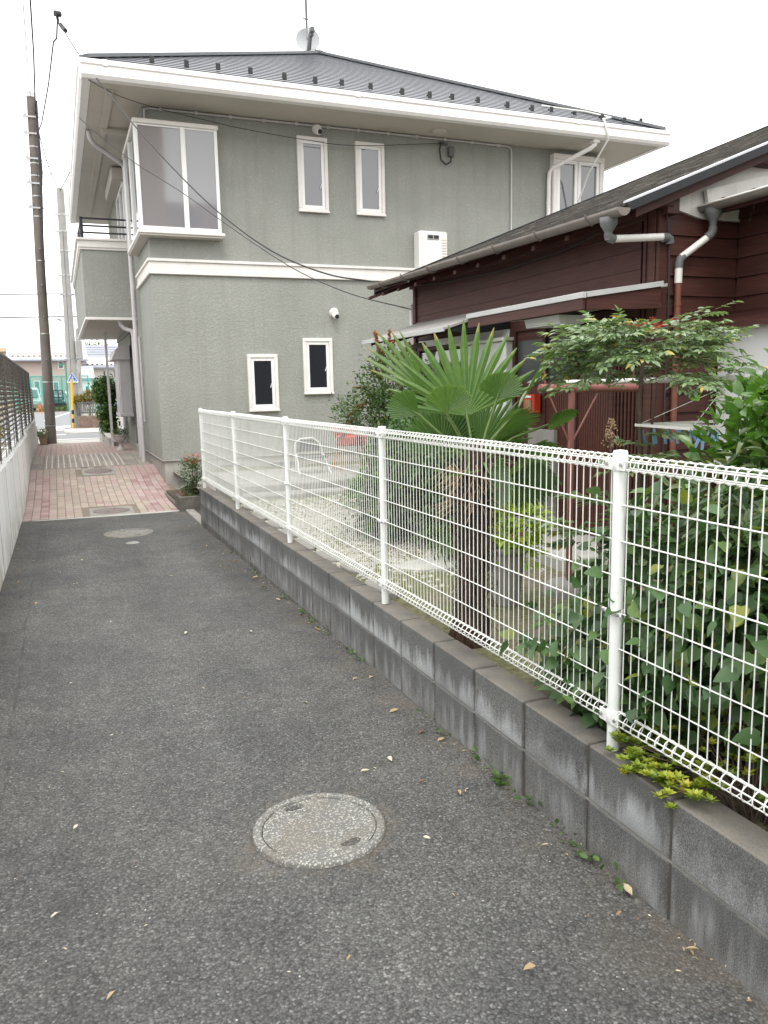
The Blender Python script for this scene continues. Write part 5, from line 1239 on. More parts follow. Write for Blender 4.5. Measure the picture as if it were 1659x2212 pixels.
for k in range(150):
    a = random.uniform(0,6.283); L = random.uniform(.2,.42); b = V((2.62+random.gauss(0,.09), 4.95+random.gauss(0,.14), .33)); o = V((math.cos(a),math.sin(a),0)); w = V((-math.sin(a),math.cos(a),0))*.006
    ps = [b, b+o*L*.25+V((0,0,L*.6)), b+o*L*.6+V((0,0,L*.75)), b+o*L+V((0,0,L*.45))]
    o0 = len(sm_.v)
    for i, q in enumerate(ps): f = [1,1,.8,.1][i]; sm_.v += [(q-w*f)[:], (q+w*f)[:]]
    for i in range(3): sm_.f.append((o0+2*i,o0+2*i+1,o0+2*i+3,o0+2*i+2)); sm_.sm.append(True); tt.append(random.random())
me = sm_.mesh('blades'); at = me.attributes.new('tint','FLOAT','FACE'); at.data.foreach_set('value', tt); tag(link('blades', me, L_GRASS, sg_), kind='stuff')
fl_ = MB()
for k in range(6): a = k*1.047; fl_.prism([(2.56,4.86,.66),(2.56+.028*math.cos(a-.4),4.86+.01*math.sin(a),.66+.028*math.sin(a-.4)),(2.56+.034*math.cos(a),4.85,.66+.034*math.sin(a)),(2.56+.028*math.cos(a+.4),4.86,.66+.028*math.sin(a+.4))],(0,.003,0))
part('red_flower', fl_, M('red_petal',(.5,.02,.03),.5,.1,9), sg_, fix=False)
# potted chartreuse plant
pt_ = thing('plant_pot', 'tall grey tapered plant pot beside the palm trunk', 'plant pot', (2.35, 3.95, .33))
part('body', MB().lathe([(.075,0),(.108,.30),(.112,.31),(.126,.315),(.128,.345),(.118,.347),(.108,.33),(.1,.30)], (2.35,3.95,.33), 32), CONC_D, pt_)
part('soil', MB().lathe([(0,.31),(.105,.31)], (2.35,3.95,.33), 20, cap=False), SOIL, pt_, fix=False)
cp_ = thing('potted_plant', 'chartreuse yellow-green leafy plant growing in the grey pot', 'potted plant', (2.37, 3.95, .64))
Pp, Nn, CP = clumped(620, 100, .035, [((2.37,3.95,.80),(.18,.17,.15),4),((2.42,3.92,.70),(.12,.12,.09),1.5)])
Dp = Nn*.9+np.array([0,-.1,-.05])+RNG.normal(size=Pp.shape)*.35; Sp = RNG.uniform(.04,.07,len(Pp)); od = np.argsort(Pp[:,1])
leaf_objs('leaf', Pp[od[:160]], Dp[od[:160]], Sp[od[:160]], leaf_set('leaf', G_ROUND, L_LIME, [.1,.35,.6,.9]), cp_, .4)
leaf_cloud('foliage', Pp[od[160:]], Dp[od[160:]], Sp[od[160:]], G_ROUND, L_LIME, cp_)
stems('stem', (2.36,3.95,.62), [tuple(CP[i]) for i in RNG.integers(0,len(CP),14)], STEM_G, cp_, .006)
pk = MB()
for (fx, fy, fz) in ((2.30,3.80,.755),(2.34,3.79,.775)):
    for k in range(5): a = k*1.257; pk.prism([(fx,fy,fz),(fx+.014*math.cos(a-.5),fy-.003,fz+.014*math.sin(a-.5)),(fx+.018*math.cos(a),fy-.004,fz+.018*math.sin(a)),(fx+.014*math.cos(a+.5),fy-.003,fz+.014*math.sin(a+.5))],(0,.002,0))
part('pink_flower', pk, M('pink_petal',(.6,.12,.35),.5,.1,9), cp_, fix=False)
# azalea spilling over the wall top
az = thing('azalea', 'low yellow-green azalea spilling over the wall top beside the near fence post', 'shrub', (1.75, 1.65, .38))
def rosettes(cs_pts, mat, parent, size, nm, tint=None):
    Ps, Ds, Ss, Tn = [], [], [], []
    for c in cs_pts:
        t0 = random.random()*.85 if random.random() < .97 else .97
        tl = V((random.uniform(-.5,.3), random.uniform(-.4,.4), 1)).normalized()
        for ring, k_ in ((0, 6), (1, 5)):
            for k in range(k_):
                a = 6.283*k/k_+ring*.5; d = V((math.cos(a), math.sin(a), .25+.8*ring)); d = d+tl*.3
                Ps.append(c); Ds.append(d[:]); Ss.append(size*random.uniform(.7,1.15)*(1-.25*ring)); Tn.append(np.clip(t0+random.uniform(-.12,.12)+.1*ring,0,1))
    leaf_cloud(nm, Ps, Ds, Ss, leaf_geo(.5,.06,.1), mat, parent, tint=Tn, roll=.2)
pts = []
for k in range(80):
    y = random.uniform(1.58, 2.0); x = 1.60+random.uniform(-.03,.09); pts.append((x, y, .415+random.uniform(0,.05)+max(0, x-1.62)*.5))
for k in range(26):
    y = random.uniform(1.66, 1.9); pts.append((1.575+random.uniform(-.03,.02), y, .40+random.uniform(-.03,.05)))
for k in range(300):
    y = random.uniform(.9, 2.05); x = 1.72+random.random()**.8*.35; pts.append((x, y, .38+random.uniform(.02,.24)*(.4+min(1,(x-1.68)*4))))
rosettes(pts, L_AZAL, az, .03, 'foliage'); stems('stem', (1.78,1.6,.36), pts[::9], STEM, az, .004)
bl = thing('broad_leaf_plant', 'low plant with long bright green blades under the shrubs at the right edge', 'plant', (2.0, 1.45, .33))
leaf_cloud('leaf', [(2.0,1.5,.45),(2.0,1.4,.5),(1.98,1.35,.55),(2.05,1.55,.6),(2.0,1.45,.62),(1.95,1.3,.7)], [(-.6,-.5,.15),(-.3,-.8,.1),(-.7,-.1,.25),(-.8,-.4,.0),(-.1,-.9,.2),(-.8,-.5,.2)], [.24,.25,.2,.22,.2,.2], leaf_geo(.26,.05,.22), L_CITRUS, bl, tint=[.7,.6,.5,.4,.6,.9], kind=False)
# moss and weeds at the foot of the block wall
wd = tag(bpy.data.objects.new('wall_foot_weeds', None), 'small green weeds growing in the joint at the foot of the block wall', 'weeds', kind='stuff')
Ps, Ds, Ss = [], [], []
for cy, n_ in ((2.06,14),(2.42,10),(2.62,16),(2.66,12),(2.85,8),(3.1,8),(3.4,6),(4.3,10),(4.45,10),(4.9,8),(5.2,12),(5.5,8),(6.0,8),(7.0,6),(8.0,5),(2.2,6),(1.92,5)):
    for k in range(n_):
        Ps.append((WX-random.uniform(.0,.05), cy+random.gauss(0,.035), gz(cy)+random.uniform(.0,.03))); Ds.append((random.uniform(-1,.1), random.gauss(0,.7), random.uniform(.1,.9))); Ss.append(random.uniform(.014,.042))
me_o = leaf_cloud('wall_foot_weeds', Ps, Ds, Ss, G_OV, L_IVY, None); tag(me_o, 'small green weeds growing in the joint at the foot of the block wall', 'weeds'); bpy.data.objects.remove(wd)
# fallen leaves and litter on the lane
G_DRY = leaf_geo(.42, .16, -.10); dry = leaf_set('fallen_leaf', G_DRY, L_DRY, [.05,.3,.5,.8,.95])
flo = [(-.28,6.75,.07,1),(.67,5.31,.05,4),(1.08,5.19,.05,4),(1.39,3.98,.05,2),(1.47,3.07,.045,2),(1.21,3.02,.05,4),(1.23,2.75,.035,0),(1.35,2.63,.04,2),(1.05,2.94,.04,3),(1.46,2.15,.04,3),(1.09,1.67,.05,2),(1.45,1.76,.03,1),(1.54,1.54,.04,2),(1.53,1.81,.06,3),(1.08,2.38,.03,4),(1.46,6.78,.06,2),(1.50,6.38,.06,1),(1.52,4.98,.05,1),(1.51,3.99,.05,3),(1.40,3.47,.05,2),(1.43,3.18,.04,0),(.84,7.2,.04,4),(.83,8.37,.04,4),(.23,5.88,.03,4),(1.07,3.77,.03,4),(-.12,2.46,.03,4),(.02,2.04,.035,2),(-.07,2.96,.03,4),(-.45,7.6,.05,1),(-.4,7.0,.04,1),(-.35,8.6,.05,2),(-.46,8.1,.04,0),(1.38,8.6,.05,2),(1.44,8.0,.05,1),(1.30,7.3,.05,2),(1.5,7.6,.05,0),(.1,8.4,.04,3),(-.1,7.9,.035,2),(1.48,5.9,.05,2),(1.5,5.4,.05,0)]
for i, (x, y, s, t_) in enumerate(flo):
    o = link('fallen_leaf', dry[t_], None, None, (x, y, gz(y)+.012)); a = random.uniform(0,6.283); o.rotation_euler = (random.uniform(-.35,.35), random.uniform(-.15,.15), a); o.scale = (s, s, s)
    zone = 'nearest end of the block wall' if y < 2.2 else 'wall below the near fence post' if y < 3.3 else 'block wall below the palm' if y < 4.7 else 'wall below the second fence post' if y < 6.2 else 'far half of the block wall'
    if x < 1.2: zone = 'white left wall' if x < -.25 else ('near manhole cover' if y < 4.0 else 'middle of the lane' if y < 6.5 else 'far pebbled manhole')
    size = 'tiny ' if s < .036 else 'small ' if s < .05 else 'large '
    tag(o, size+('dark brown','brown','tan','straw-coloured','pale cream')[t_]+' dry leaf by the '+zone, 'fallen leaf', 'fallen leaves on the lane')
lt_ = MB(); G0 = []
Ps, Ds, Ss = [], [], []
for _ in range(420):
    y = random.uniform(1.3, 10.5); e = random.random(); x = WX-abs(random.gauss(0,.07)) if e < .6 else (-.56+abs(random.gauss(0,.06)) if e < .75 else random.uniform(-.5,1.5))
    Ps.append((x, y, gz(y)+.007)); Ds.append((random.gauss(0,1), random.gauss(0,1), random.gauss(0,.15))); Ss.append(random.uniform(.006,.022))
tag(leaf_cloud('leaf_litter', Ps, Ds, Ss, leaf_geo(.35,.1,.0), L_DRY, None), 'tiny scraps of dry leaf scattered over the lane', 'leaf litter')
# ---------------------------------------------------------------- poles, wires, street corner, far buildings
pb = thing('utility_pole', 'brown-grey utility pole at the end of the brick paving', 'utility pole', (-.26, 23.2, .28))
part('shaft', MB().tube([(-.26,23.2,.2),(-.17,23.2,4.8),(-.06,23.2,9.0)], [.135,.115,.10], 20), POLE_B, pb)
part('cap', MB().tube([(-.06,23.2,9.0),(-.058,23.2,9.12)], [.11,.10], 16), STEEL, pb)
for z in (.75, 1.9, 3.15, 5.0, 6.1, 6.6, 7.1, 7.4, 7.8, 8.1, 8.5): x = -.26+.2*(z-.2)/8.8; part('band', MB().tube([(x,23.2,z),(x+.0007,23.2,z+.03)], .142-.035*(z/9), 16), STEEL, pb)
for z in (1.35, 2.5, 3.6, 4.4, 5.3): x = -.26+.2*(z-.2)/8.8; part('step_bolt', MB().tube([(x,23.07,z),(x,22.98,z)], .012, 6), STEEL, pb)
for z in (6.4, 7.0, 7.6, 8.2, 8.6): x = -.26+.2*(z-.2)/8.8; part('insulator', MB().lathe([(.03,-.06),(.05,-.03),(.035,0),(.05,.03),(.03,.06)], (x-.17,23.1,z), 10), WHITEP, pb); part('arm', MB().beam((x-.22,23.1,z-.08),(x+.16,23.1,z-.08),.04,.04), STEEL, pb)
part('riser_cable', MB().tube([(-.1,23.06,4.2),(-.06,23.05,5.6),(.0,23.06,6.6),(.03,23.05,7.6),(.06,23.06,8.9)], .03, 8).tube([(-.04,23.04,6.2),(.06,23.05,7.2),(.05,23.06,8.6)], .02, 6), CABLE, pb)
pc = thing('utility_pole', 'pale concrete utility pole at the street corner with the blue sign', 'utility pole', (.58, 33.4, .28))
part('shaft', MB().tube([(.55,33.4,.2),(.66,33.4,9.15)], [.20,.13], 20), POLE_C, pc)
for z in (2.9, 5.3, 6.0, 6.9, 7.6, 8.2): x = .55+.11*z/9; part('band', MB().tube([(x,33.4,z),(x,33.4,z+.05)], .205-.06*z/9, 16), STEEL, pc); part('arm', MB().beam((x-.25,33.3,z),(x+.25,33.3,z),.04,.05), STEEL, pc)
part('pole_box', MB().cbox(.78,1.0,33.2,33.45,2.9,3.6,.02), POLE_C, pc)
part('street_lamp', MB().tube([(.35,33.3,4.35),(.2,33.25,4.4)],[.03,.05],8), STEEL, pc)
p3 = thing('utility_pole', 'thin pale pole farther along the street behind the concrete pole', 'utility pole', (1.26, 50, .28))
part('shaft', MB().tube([(1.22,50,.2),(1.3,50,5.3)], [.11,.09], 12), POLE_C, p3); part('box', MB().cbox(.95,1.2,49.7,49.9,2.2,2.8,.02), POLE_C, p3)
sgn = thing('crossing_sign', 'blue and white triangular pedestrian sign on the concrete pole', 'sign', (.57, 33.1, 2.1))
SBLUE = M('sign_blue', (.02,.16,.62), .4, .03, 4)
ty = 33.15
def tri(s, y, z0): return [(.565-.205*s,y,z0),(.565+.205*s,y,z0),(.565,y,z0+.36*s)]
part('plate', MB().prism(tri(1,ty,2.03), (0,.012,0)), SBLUE, sgn)
part('border', MB().prism(tri(1.06,ty-.003,2.02), (0,.002,0)), WHITEP, sgn); part('face', MB().prism(tri(.86,ty-.006,2.058), (0,.002,0)), SBLUE, sgn)
fg = MB(); yy = ty-.009
fg.lathe([(0,-.018),(.014,-.01),(.018,0),(.014,.01),(0,.018)], (.565,yy,2.265), 10, cap=False)
for a, b, w in (((.565,yy,2.245),(.56,yy,2.17),.03),((.56,yy,2.175),(.52,yy,2.10),.016),((.56,yy,2.175),(.605,yy,2.10),.016),((.565,yy,2.235),(.525,yy,2.19),.012),((.565,yy,2.235),(.60,yy,2.20),.012)): fg.beam(a, b, w, .003, (0,1,0))
for k in range(4): fg.beam((.47+k*.055,yy,2.068),(.505+k*.055,yy,2.098),.016,.003,(0,1,0))
part('pictogram', fg, WHITEP, sgn)
gd = thing('guard_pole', 'yellow and black guard cover on the stay wire beside the concrete pole', 'guard pole', (.45, 32.7, .28))
YEL = M('safety_yellow', (.62,.40,.02), .5, .08, 6)
zs = [.28,.5,.66,.82,.98,2.15]
for k in range(5):
    f = lambda z: .45+.07*(z-.28)/1.87
    part('cover_band', MB().tube([(f(zs[k]),32.7,zs[k]),(f(zs[k+1]),32.7,zs[k+1])], .045, 12), YEL if k % 2 == 0 else BLACKP, gd)
part('stay_wire', MB().tube([(.52,32.7,2.15),(.66,33.35,8.5)], .008, 6), CABLE, gd)
def sag(p0, p1, s, n=14):
    p0, p1 = V(p0), V(p1); return [tuple(p0.lerp(p1, k/n)-V((0,0,s*4*(k/n)*(1-k/n)))) for k in range(n+1)]
def wire(label, pts, r=.012, extra=None):
    t = thing('overhead_cable', label, 'cable', pts[0]); o = part('strand', MB().tube(pts, r, 6), CABLE, t)
    if extra: extra(t)
    return t
JX = (.46,15.0,7.62)
def junc(t):
    part('splice_box', MB().tube([(.43,14.95,7.70),(.51,15.0,7.72)], .045, 10).tube([(.46,15,7.72),(.47,15,7.57)], .022, 8), BLACKP, t)
    part('tension_clamp', MB().tube([(.50,14.9,7.52),(.56,14.7,7.36)], .035, 8), BLACKP, t)
def smooth(pts, n=6):
    P_ = [V(q) for q in pts]; P_ = [P_[0]*2-P_[1]]+P_+[P_[-1]*2-P_[-2]]; out = []
    for i in range(1, len(P_)-2):
        a, b, c, d = P_[i-1:i+3]
        for k in range(n):
            t_ = k/n; out.append(tuple(.5*((2*b)+(c-a)*t_+(2*a-5*b+4*c-d)*t_*t_+(3*b-a-3*c+d)*t_**3)))
    return out+[tuple(P_[-2])]
wire('black service cable from the hanging junction down to the old house gutter', smooth([JX,(.76,13.84,6.62),(1.26,12.09,5.24),(1.69,10.9,4.30),(2.05,10.05,3.66),(2.45,9.35,3.17),(2.9,8.8,2.87),(3.34,8.55,2.77)]), .009, junc)
wire('thinner cable sagging from the grey house eave to the bracket beside the old house corner', smooth([(.70,15.3,6.24),(.9,14.1,5.66),(1.33,13.08,5.01),(1.82,11.94,4.37),(2.16,11.16,3.89),(2.53,10.38,3.4),(2.9,9.81,3.02),(3.3,9.09,2.69),(3.79,8.5,2.47)]), .006)
wire('thin cable from the eave corner to the coil on the grey wall', smooth([(.78,13.42,6.22),(1.22,13.6,6.1),(1.88,13.85,6.05),(2.63,14.0,6.0),(3.17,14.05,5.95),(4.29,14.15,5.9),(5.3,14.2,5.9),(7.1,14.28,6.12)]), .006)
wire('cable looping from the hanging junction back to the brown pole', [JX,(.44,15.4,7.5),(.4,16.02,7.67),(.31,18.52,7.82),(.14,21.75,8.0),(.02,23.0,8.08)], .014)
wire('thin overhead line along the alley above the junction', sag((.1,23.1,9.0),(.5,15,8.0),.0,2)+[(.48,11,9.5),(.4,2,11),(.3,-12,11)], .005)
wire('leftmost overhead line rising from the brown pole over the alley', [(-.07,23.1,9.1),(-.03,15,7.86+.9),(-.04,10,9.0),(-.05,-12,9.5)], .009)
wire('thick twisted overhead line rising from the brown pole over the alley', [(.02,23.1,8.6),(.08,20,8.9),(.09,15,8.7),(.06,8,8.9),(.0,-12,9.5)], .018)
wire('cable sloping from the brown pole to the concrete pole', sag((.03,23.1,8.33),(.66,33.4,9.15),.35), .012)
wire('cable from the concrete pole top toward the grey house eave', [(.66,33.4,9.1),(.75,29,8.4),(.9,24.9,7.9)], .014)
for i, (z, lab) in enumerate(((10.1,'uppermost'),(9.9,'second highest'),(9.65,'third highest'),(5.32,'upper low'),(4.48,'lowest'))):
    wire(lab+' horizontal street wire crossing behind the brown pole', sag((-40,33.4,z+.1),(.66,33.4,z+.03),.35)+sag((.66,33.4,z+.03),(40,33.4,z+.1),.35)[1:], .011 if i < 3 else .02)
# flower pot at the pole, urn, low wall with climbing plant
fp = thing('flower_pot', 'square brown plant pot at the foot of the brown pole', 'plant pot', (-.44, 22.85, .28))
part('body', MB().prism([(-.53,22.75,.29),(-.37,22.75,.29),(-.34,22.75,.49),(-.56,22.75,.49)], (0,.2,0)), M('brown_pot',(.26,.18,.13),.7,.1,6), fp); part('rim', MB().cbox(-.57,-.33,22.74,22.96,.49,.52,.005), M('brown_pot_rim',(.30,.21,.15),.7,.1,6), fp)
fpl = thing('pot_flowers', 'low plant with pink and white flowers in the brown pot', 'potted plant', (-.45, 22.85, .52))
Pp, Nn, _c = clumped(420, 60, .03, [((-.45,22.85,.58),(.12,.11,.08),1)])
leaf_cloud('foliage', Pp, Nn+np.array([0,0,.4])+RNG.normal(size=Pp.shape)*.4, RNG.uniform(.03,.05,len(Pp)), G_OV, L_CITRUS, fpl)
Pp, Nn = ell_pts(70, (-.45,22.85,.62), (.12,.11,.08)); leaf_cloud('flowers', Pp, Nn+RNG.normal(size=Pp.shape)*.4, [.03]*70, G_ROUND, leafmat('pink_flower',[(0,(.6,.15,.2)),(.5,(.6,.5,.5)),(1,(.65,.3,.3))]), fpl)
un = thing('urn_planter', 'white goblet-shaped urn planter by the porch post', 'planter', (1.26, 19.5, .28))
part('bowl', MB().lathe([(.10,-.005),(.10,.02),(.055,.06),(.035,.12),(.04,.17),(.10,.21),(.14,.27),(.145,.335),(.155,.34),(.155,.36),(.14,.36),(.13,.33)], (1.26,19.5,.28), 24, cap=False), M('urn_white',(.5,.47,.44),.7,.08,6,dirt=.3), un)
up = thing('urn_plant', 'small leafy green plant growing in the white urn', 'potted plant', (1.26, 19.5, .62))
Pp, Nn, _c = clumped(380, 50, .03, [((1.26,19.5,.68),(.14,.13,.08),1)]); leaf_cloud('foliage', Pp, Nn+RNG.normal(size=Pp.shape)*.5, RNG.uniform(.03,.05,len(Pp)), G_OV, L_IVY, up)
lwl = thing('low_wall', 'low pale concrete wall with white cap beside the porch', 'wall', (1.05, 22.3, .28))
part('body', MB().prism([(.98,23.6,.1),(1.10,21.2,.1),(1.10,21.2,.46),(.98,23.6,.66)], (.12,0,0)), CONC, lwl); part('cap', MB().prism([(.97,23.62,.661),(1.09,21.2,.461),(1.09,21.2,.50),(.97,23.62,.70)], (.14,0,0)), WHITE_T, lwl)
iv = thing('climbing_plant', 'dense green climbing plant over the low wall beside the porch', 'shrub', (1.15, 22.4, .28))
Pp, Nn, CI = clumped(5200, 260, .06, [((1.20,22.5,1.70),(.30,.5,.28),3),((1.17,22.5,1.2),(.2,.5,.5),3),((1.2,22.4,.8),(.16,.45,.35),1.5)])
leaf_cloud('foliage', Pp, Nn*.6+np.array([-.1,-.3,-.3])+RNG.normal(size=Pp.shape)*.45, RNG.uniform(.05,.085,len(Pp)), G_HEART, L_IVY, iv); stems('stem', (1.2,22.5,.3), [tuple(CI[i]) for i in RNG.integers(0,len(CI),14)], STEM, iv, .014)
# brick planter wall with slatted fence and hedges across the street
bk = thing('brick_wall', 'low brown brick wall with grey slatted fence across the street', 'wall', (1.05, 32.5, .28))
BRW = M('street_wall_brick', (.21,.14,.115), .9, .12, 8, orand=.25); bq = MB().cbox(.004,.096,0,.15,.003,.062,.003); bqm = bq.mesh('brick'); fixn(bqm); bqm.materials.append(BRW)
part('core', MB().box(.625,1.75,32.41,32.7,.2,.755), MORTAR_L, bk)
for r_ in range(7):
    for k in range(10): link('brick', bqm, None, bk, (.63+k*.1, 32.40, .29+r_*.0665))
for k in range(17): part('fence_slat', MB().cbox(.66+k*.062,.695+k*.062,32.5,32.53,.83,1.28,.003), GUT_G, bk)
for z in (.86, 1.24): part('fence_rail', MB().cbox(.64,1.72,32.531,32.56,z,z+.04,.003), GUT_G, bk)
for nm, lab, e, n_ in (('hedge','tall rounded golden-green hedge behind the slatted fence',[((1.08,32.95,1.45),(.26,.25,.26),1)],2200),('hedge','smaller low green-gold hedge left of the golden one',[((.70,32.9,1.36),(.18,.2,.14),1)],1100)):
    h_ = thing(nm, lab, 'hedge', e[0][0][:2]+(.28,)); Pp, Nn, CH = clumped(n_, 160, .04, e); leaf_cloud('foliage', Pp, Nn+RNG.normal(size=Pp.shape)*.5, RNG.uniform(.035,.06,len(Pp)), G_OV, L_HEDGE, h_); stems('stem', e[0][0][:2]+(.3,), [tuple(CH[i]) for i in range(8)], STEM, h_, .012)
# green ball-catcher nets
NETC = M('teal_net_post', (.02,.36,.30), .5, .05, 4)
def mk_net():
    t = NT('teal_net_mesh'); t.base((.03,.42,.36)).set(.7,.2); tr = t.node('BsdfTransparent'); ms = t.node('MixShader'); ms.inputs[0].default_value = .22
    t.con(tr.outputs[0], ms.inputs[1]); t.con(t.b.outputs[0], ms.inputs[2]); t.con(ms.outputs[0], t.n['Material Output'].inputs['Surface']); return t.m
NETM = mk_net()
nt = thing('net_fence', 'tall teal green net fence beyond the street', 'fence', (0, 68, .29))
for x in (-6,-4.5,-3,-1.9,-1.08,-.35,.35,1.05,1.8,2.31): part('post', MB().tube([(x,68,.2),(x,68,2.98)], .045, 8), NETC, nt)
part('top_rail', MB().tube([(-6,68,2.98),(2.31,68,2.98)], .03, 8), NETC, nt)
part('net', MB().box(-5.98,2.3,68.05,68.06,.9,2.96), NETM, nt)
nt2 = thing('net_fence', 'second teal net fence at the right behind the climbing plant', 'fence', (3, 60, .29))
for x in (2.28,2.55,2.8,3.05,3.3,4.0): part('post', MB().tube([(x,60,.2),(x,60,2.66)], .03, 8), NETC, nt2)
part('net', MB().box(2.28,4,60.05,60.06,.4,2.62), NETM, nt2)
ln = thing('street_lamp', 'green lamp post with square lamp head behind the net', 'street lamp', (.68, 66, .29))
part('post', MB().tube([(.64,66,.2),(.73,66,3.8)], .06, 8), M('lamp_green',(.06,.22,.15),.5,.05,4), ln); part('arm', MB().beam((.73,66,3.8),(.4,66,3.78),.08,.08), M('lamp_green_arm',(.06,.22,.15),.5,.05,4), ln); part('lamp_head', MB().cbox(.22,.46,65.9,66.1,3.62,3.86,.02), M('lamp_green_head',(.05,.18,.13),.5,.05,4), ln)
gp2 = thing('net_pole', 'slim green pole standing behind the brown utility pole', 'pole', (-.33, 66.5, .29)); part('shaft', MB().tube([(-.4,66.5,.2),(-.27,66.5,4.4)], .06, 8), M('slim_pole_green',(.06,.25,.17),.5,.05,4), gp2)
gt = thing('park_gate', 'black barred metal gate in front of the parked cars', 'gate', (.03, 67, .29))
gf = MB()
for x in (-.31,.02,.35): gf.cbox(x-.04,x+.04,66.96,67.04,.2,1.9,.01)
for z in (1.1, 1.84): gf.cbox(-.31,.35,66.98,67.02,z,z+.06,.005)
part('gate_frame', gf, DARK_M, gt)
for k in range(12): part('bar', MB().cbox(-.26+k*.053,-.25+k*.053,66.99,67.01,.35,1.82,.002), DARK_M, gt)
Ps, Ds, Ss = [], [], []
for _ in range(1800): Ps.append((random.uniform(-1.4,1.0), random.uniform(66.3,67.8), .29+random.random()**2*.35)); Ds.append((random.gauss(0,.4),random.gauss(0,.4),1)); Ss.append(random.uniform(.08,.16))
tag(leaf_cloud('verge_grass', Ps, Ds, Ss, leaf_geo(.2,.05,.2), L_GRASS, None), 'tall weeds and grass along the verge under the net', 'grass')
# parked vehicles
def van(label, x, y, rz_, col, H=1.85, L=4.2, cab=.85):
    t = thing('parked_van' if H > 1.7 else 'parked_car', label, 'van' if H > 1.7 else 'car', (x, y, .28), 'vehicles parked behind the net'); t.rotation_euler.z = rz_
    W_ = .78; h0 = .22
    pf = [(-L/2,h0),(L/2-.1,h0),(L/2,.55),(L/2-.05,.85),(L/2-cab*.55,1.0),(L/2-cab,H-.12),(L/2-cab-.25,H),(-L/2+.25,H),(-L/2+.05,H-.3),(-L/2,.9)]
    m = MB(); 
    def loc(o): o.location = (0,0,0)
    n = len(pf); a = [(u,-W_,v) for u,v in pf]; b = [(u,W_,v) for u,v in pf]; a2 = [(u*.98,-W_+.08 if v > 1.05 else -W_-.02,v) for u,v in pf]; b2 = [(u*.98,W_-.08 if v > 1.05 else W_+.02,v) for u,v in pf]
    m.add(a2+b2, [tuple(range(n-1,-1,-1)), tuple(range(n,2*n))]+[(i,(i+1)%n,n+(i+1)%n,n+i) for i in range(n)])
    def lp(name, mb, mat, par=t): me = mb.mesh(name); fixn(me); me.materials.append(mat); o = bpy.data.objects.new(name, me); COL.objects.link(o); o.parent = par; return o
    bo = lp('body', m, col); bo.modifiers.new('b','BEVEL').width = .05
    for s in (-1, 1):
        for u0, u1 in ((L/2-cab-.05, L/2-cab-.85), (L/2-cab-.95, -.25), (-.35, -L/2+.3)):
            if u0-u1 < .2: continue
            lp('window', MB().prism([(u0,s*(W_-.075),1.1),(u1,s*(W_-.075),1.1),(u1,s*(W_-.075),H-.22),(u0-.08,s*(W_-.075),H-.22)], (0,s*.012,0)), GLASS_D)
        for u in (L/2-.75, -L/2+.75):
            w = lp('wheel', MB().tube([(u,s*(W_-.14),.30),(u,s*(W_+.03),.30)], .30, 18), BLACKP); lp('rim', MB().tube([(u,s*(W_+.031),.30),(u,s*(W_+.04),.30)], .18, 14), STEEL, w)
        lp('headlight', MB().box(L/2-.09,L/2+.01,s*.62-.1,s*.62+.1,.68,.82), WHITEP); lp('tail_light', MB().box(-L/2-.02,-L/2+.02,s*.66-.08,s*.66+.08,.75,1.2), REDP)
    lp('windscreen', MB().quad((L/2-cab*.55-.02,-.62,1.06),(L/2-cab*.55-.02,.62,1.06),(L/2-cab+.0,.6,H-.2),(L/2-cab+.0,-.6,H-.2)), GLASS_D).location = (.035,0,.02)
    lp('rear_window', MB().quad((-L/2-.005,-.58,1.1),(-L/2-.005,.58,1.1),(-L/2+.03,.56,H-.32),(-L/2+.03,-.56,H-.32)), GLASS_D)
    return t
SILV = M('silver_paint', (.48,.48,.47), .3, .03, 3, .6, .3); WCAR = M('white_car_paint', (.72,.73,.74), .3, .02, 3, .6); DCAR = M('dark_car_paint', (.03,.04,.05), .25, .05, 3, .6)
van('silver van parked in the street beyond the left fence end', -2.35, 71.0, R(-80), SILV, 1.85, 4.4)
van('dark car with white neighbour parked behind the black gate', -.05, 74, R(-95), DCAR, 1.45, 4.2, 1.4)
van('white car parked behind the net left of the concrete pole', 1.25, 74.5, R(-92), WCAR, 1.5, 4.2, 1.3)
cn = thing('barrier_stand', 'orange barrier stand at the roadside below the silver van', 'barrier', (-1.3, 62, .28))
part('frame', MB().beam((-1.38,62,.28),(-1.3,62,.95),.05,.05).beam((-1.1,62,.28),(-1.28,62,.95),.05,.05).beam((-1.35,62,.6),(-1.15,62,.6),.04,.12,(0,1,0)), M('barrier_orange',(.62,.14,.04),.5,.05,5), cn)
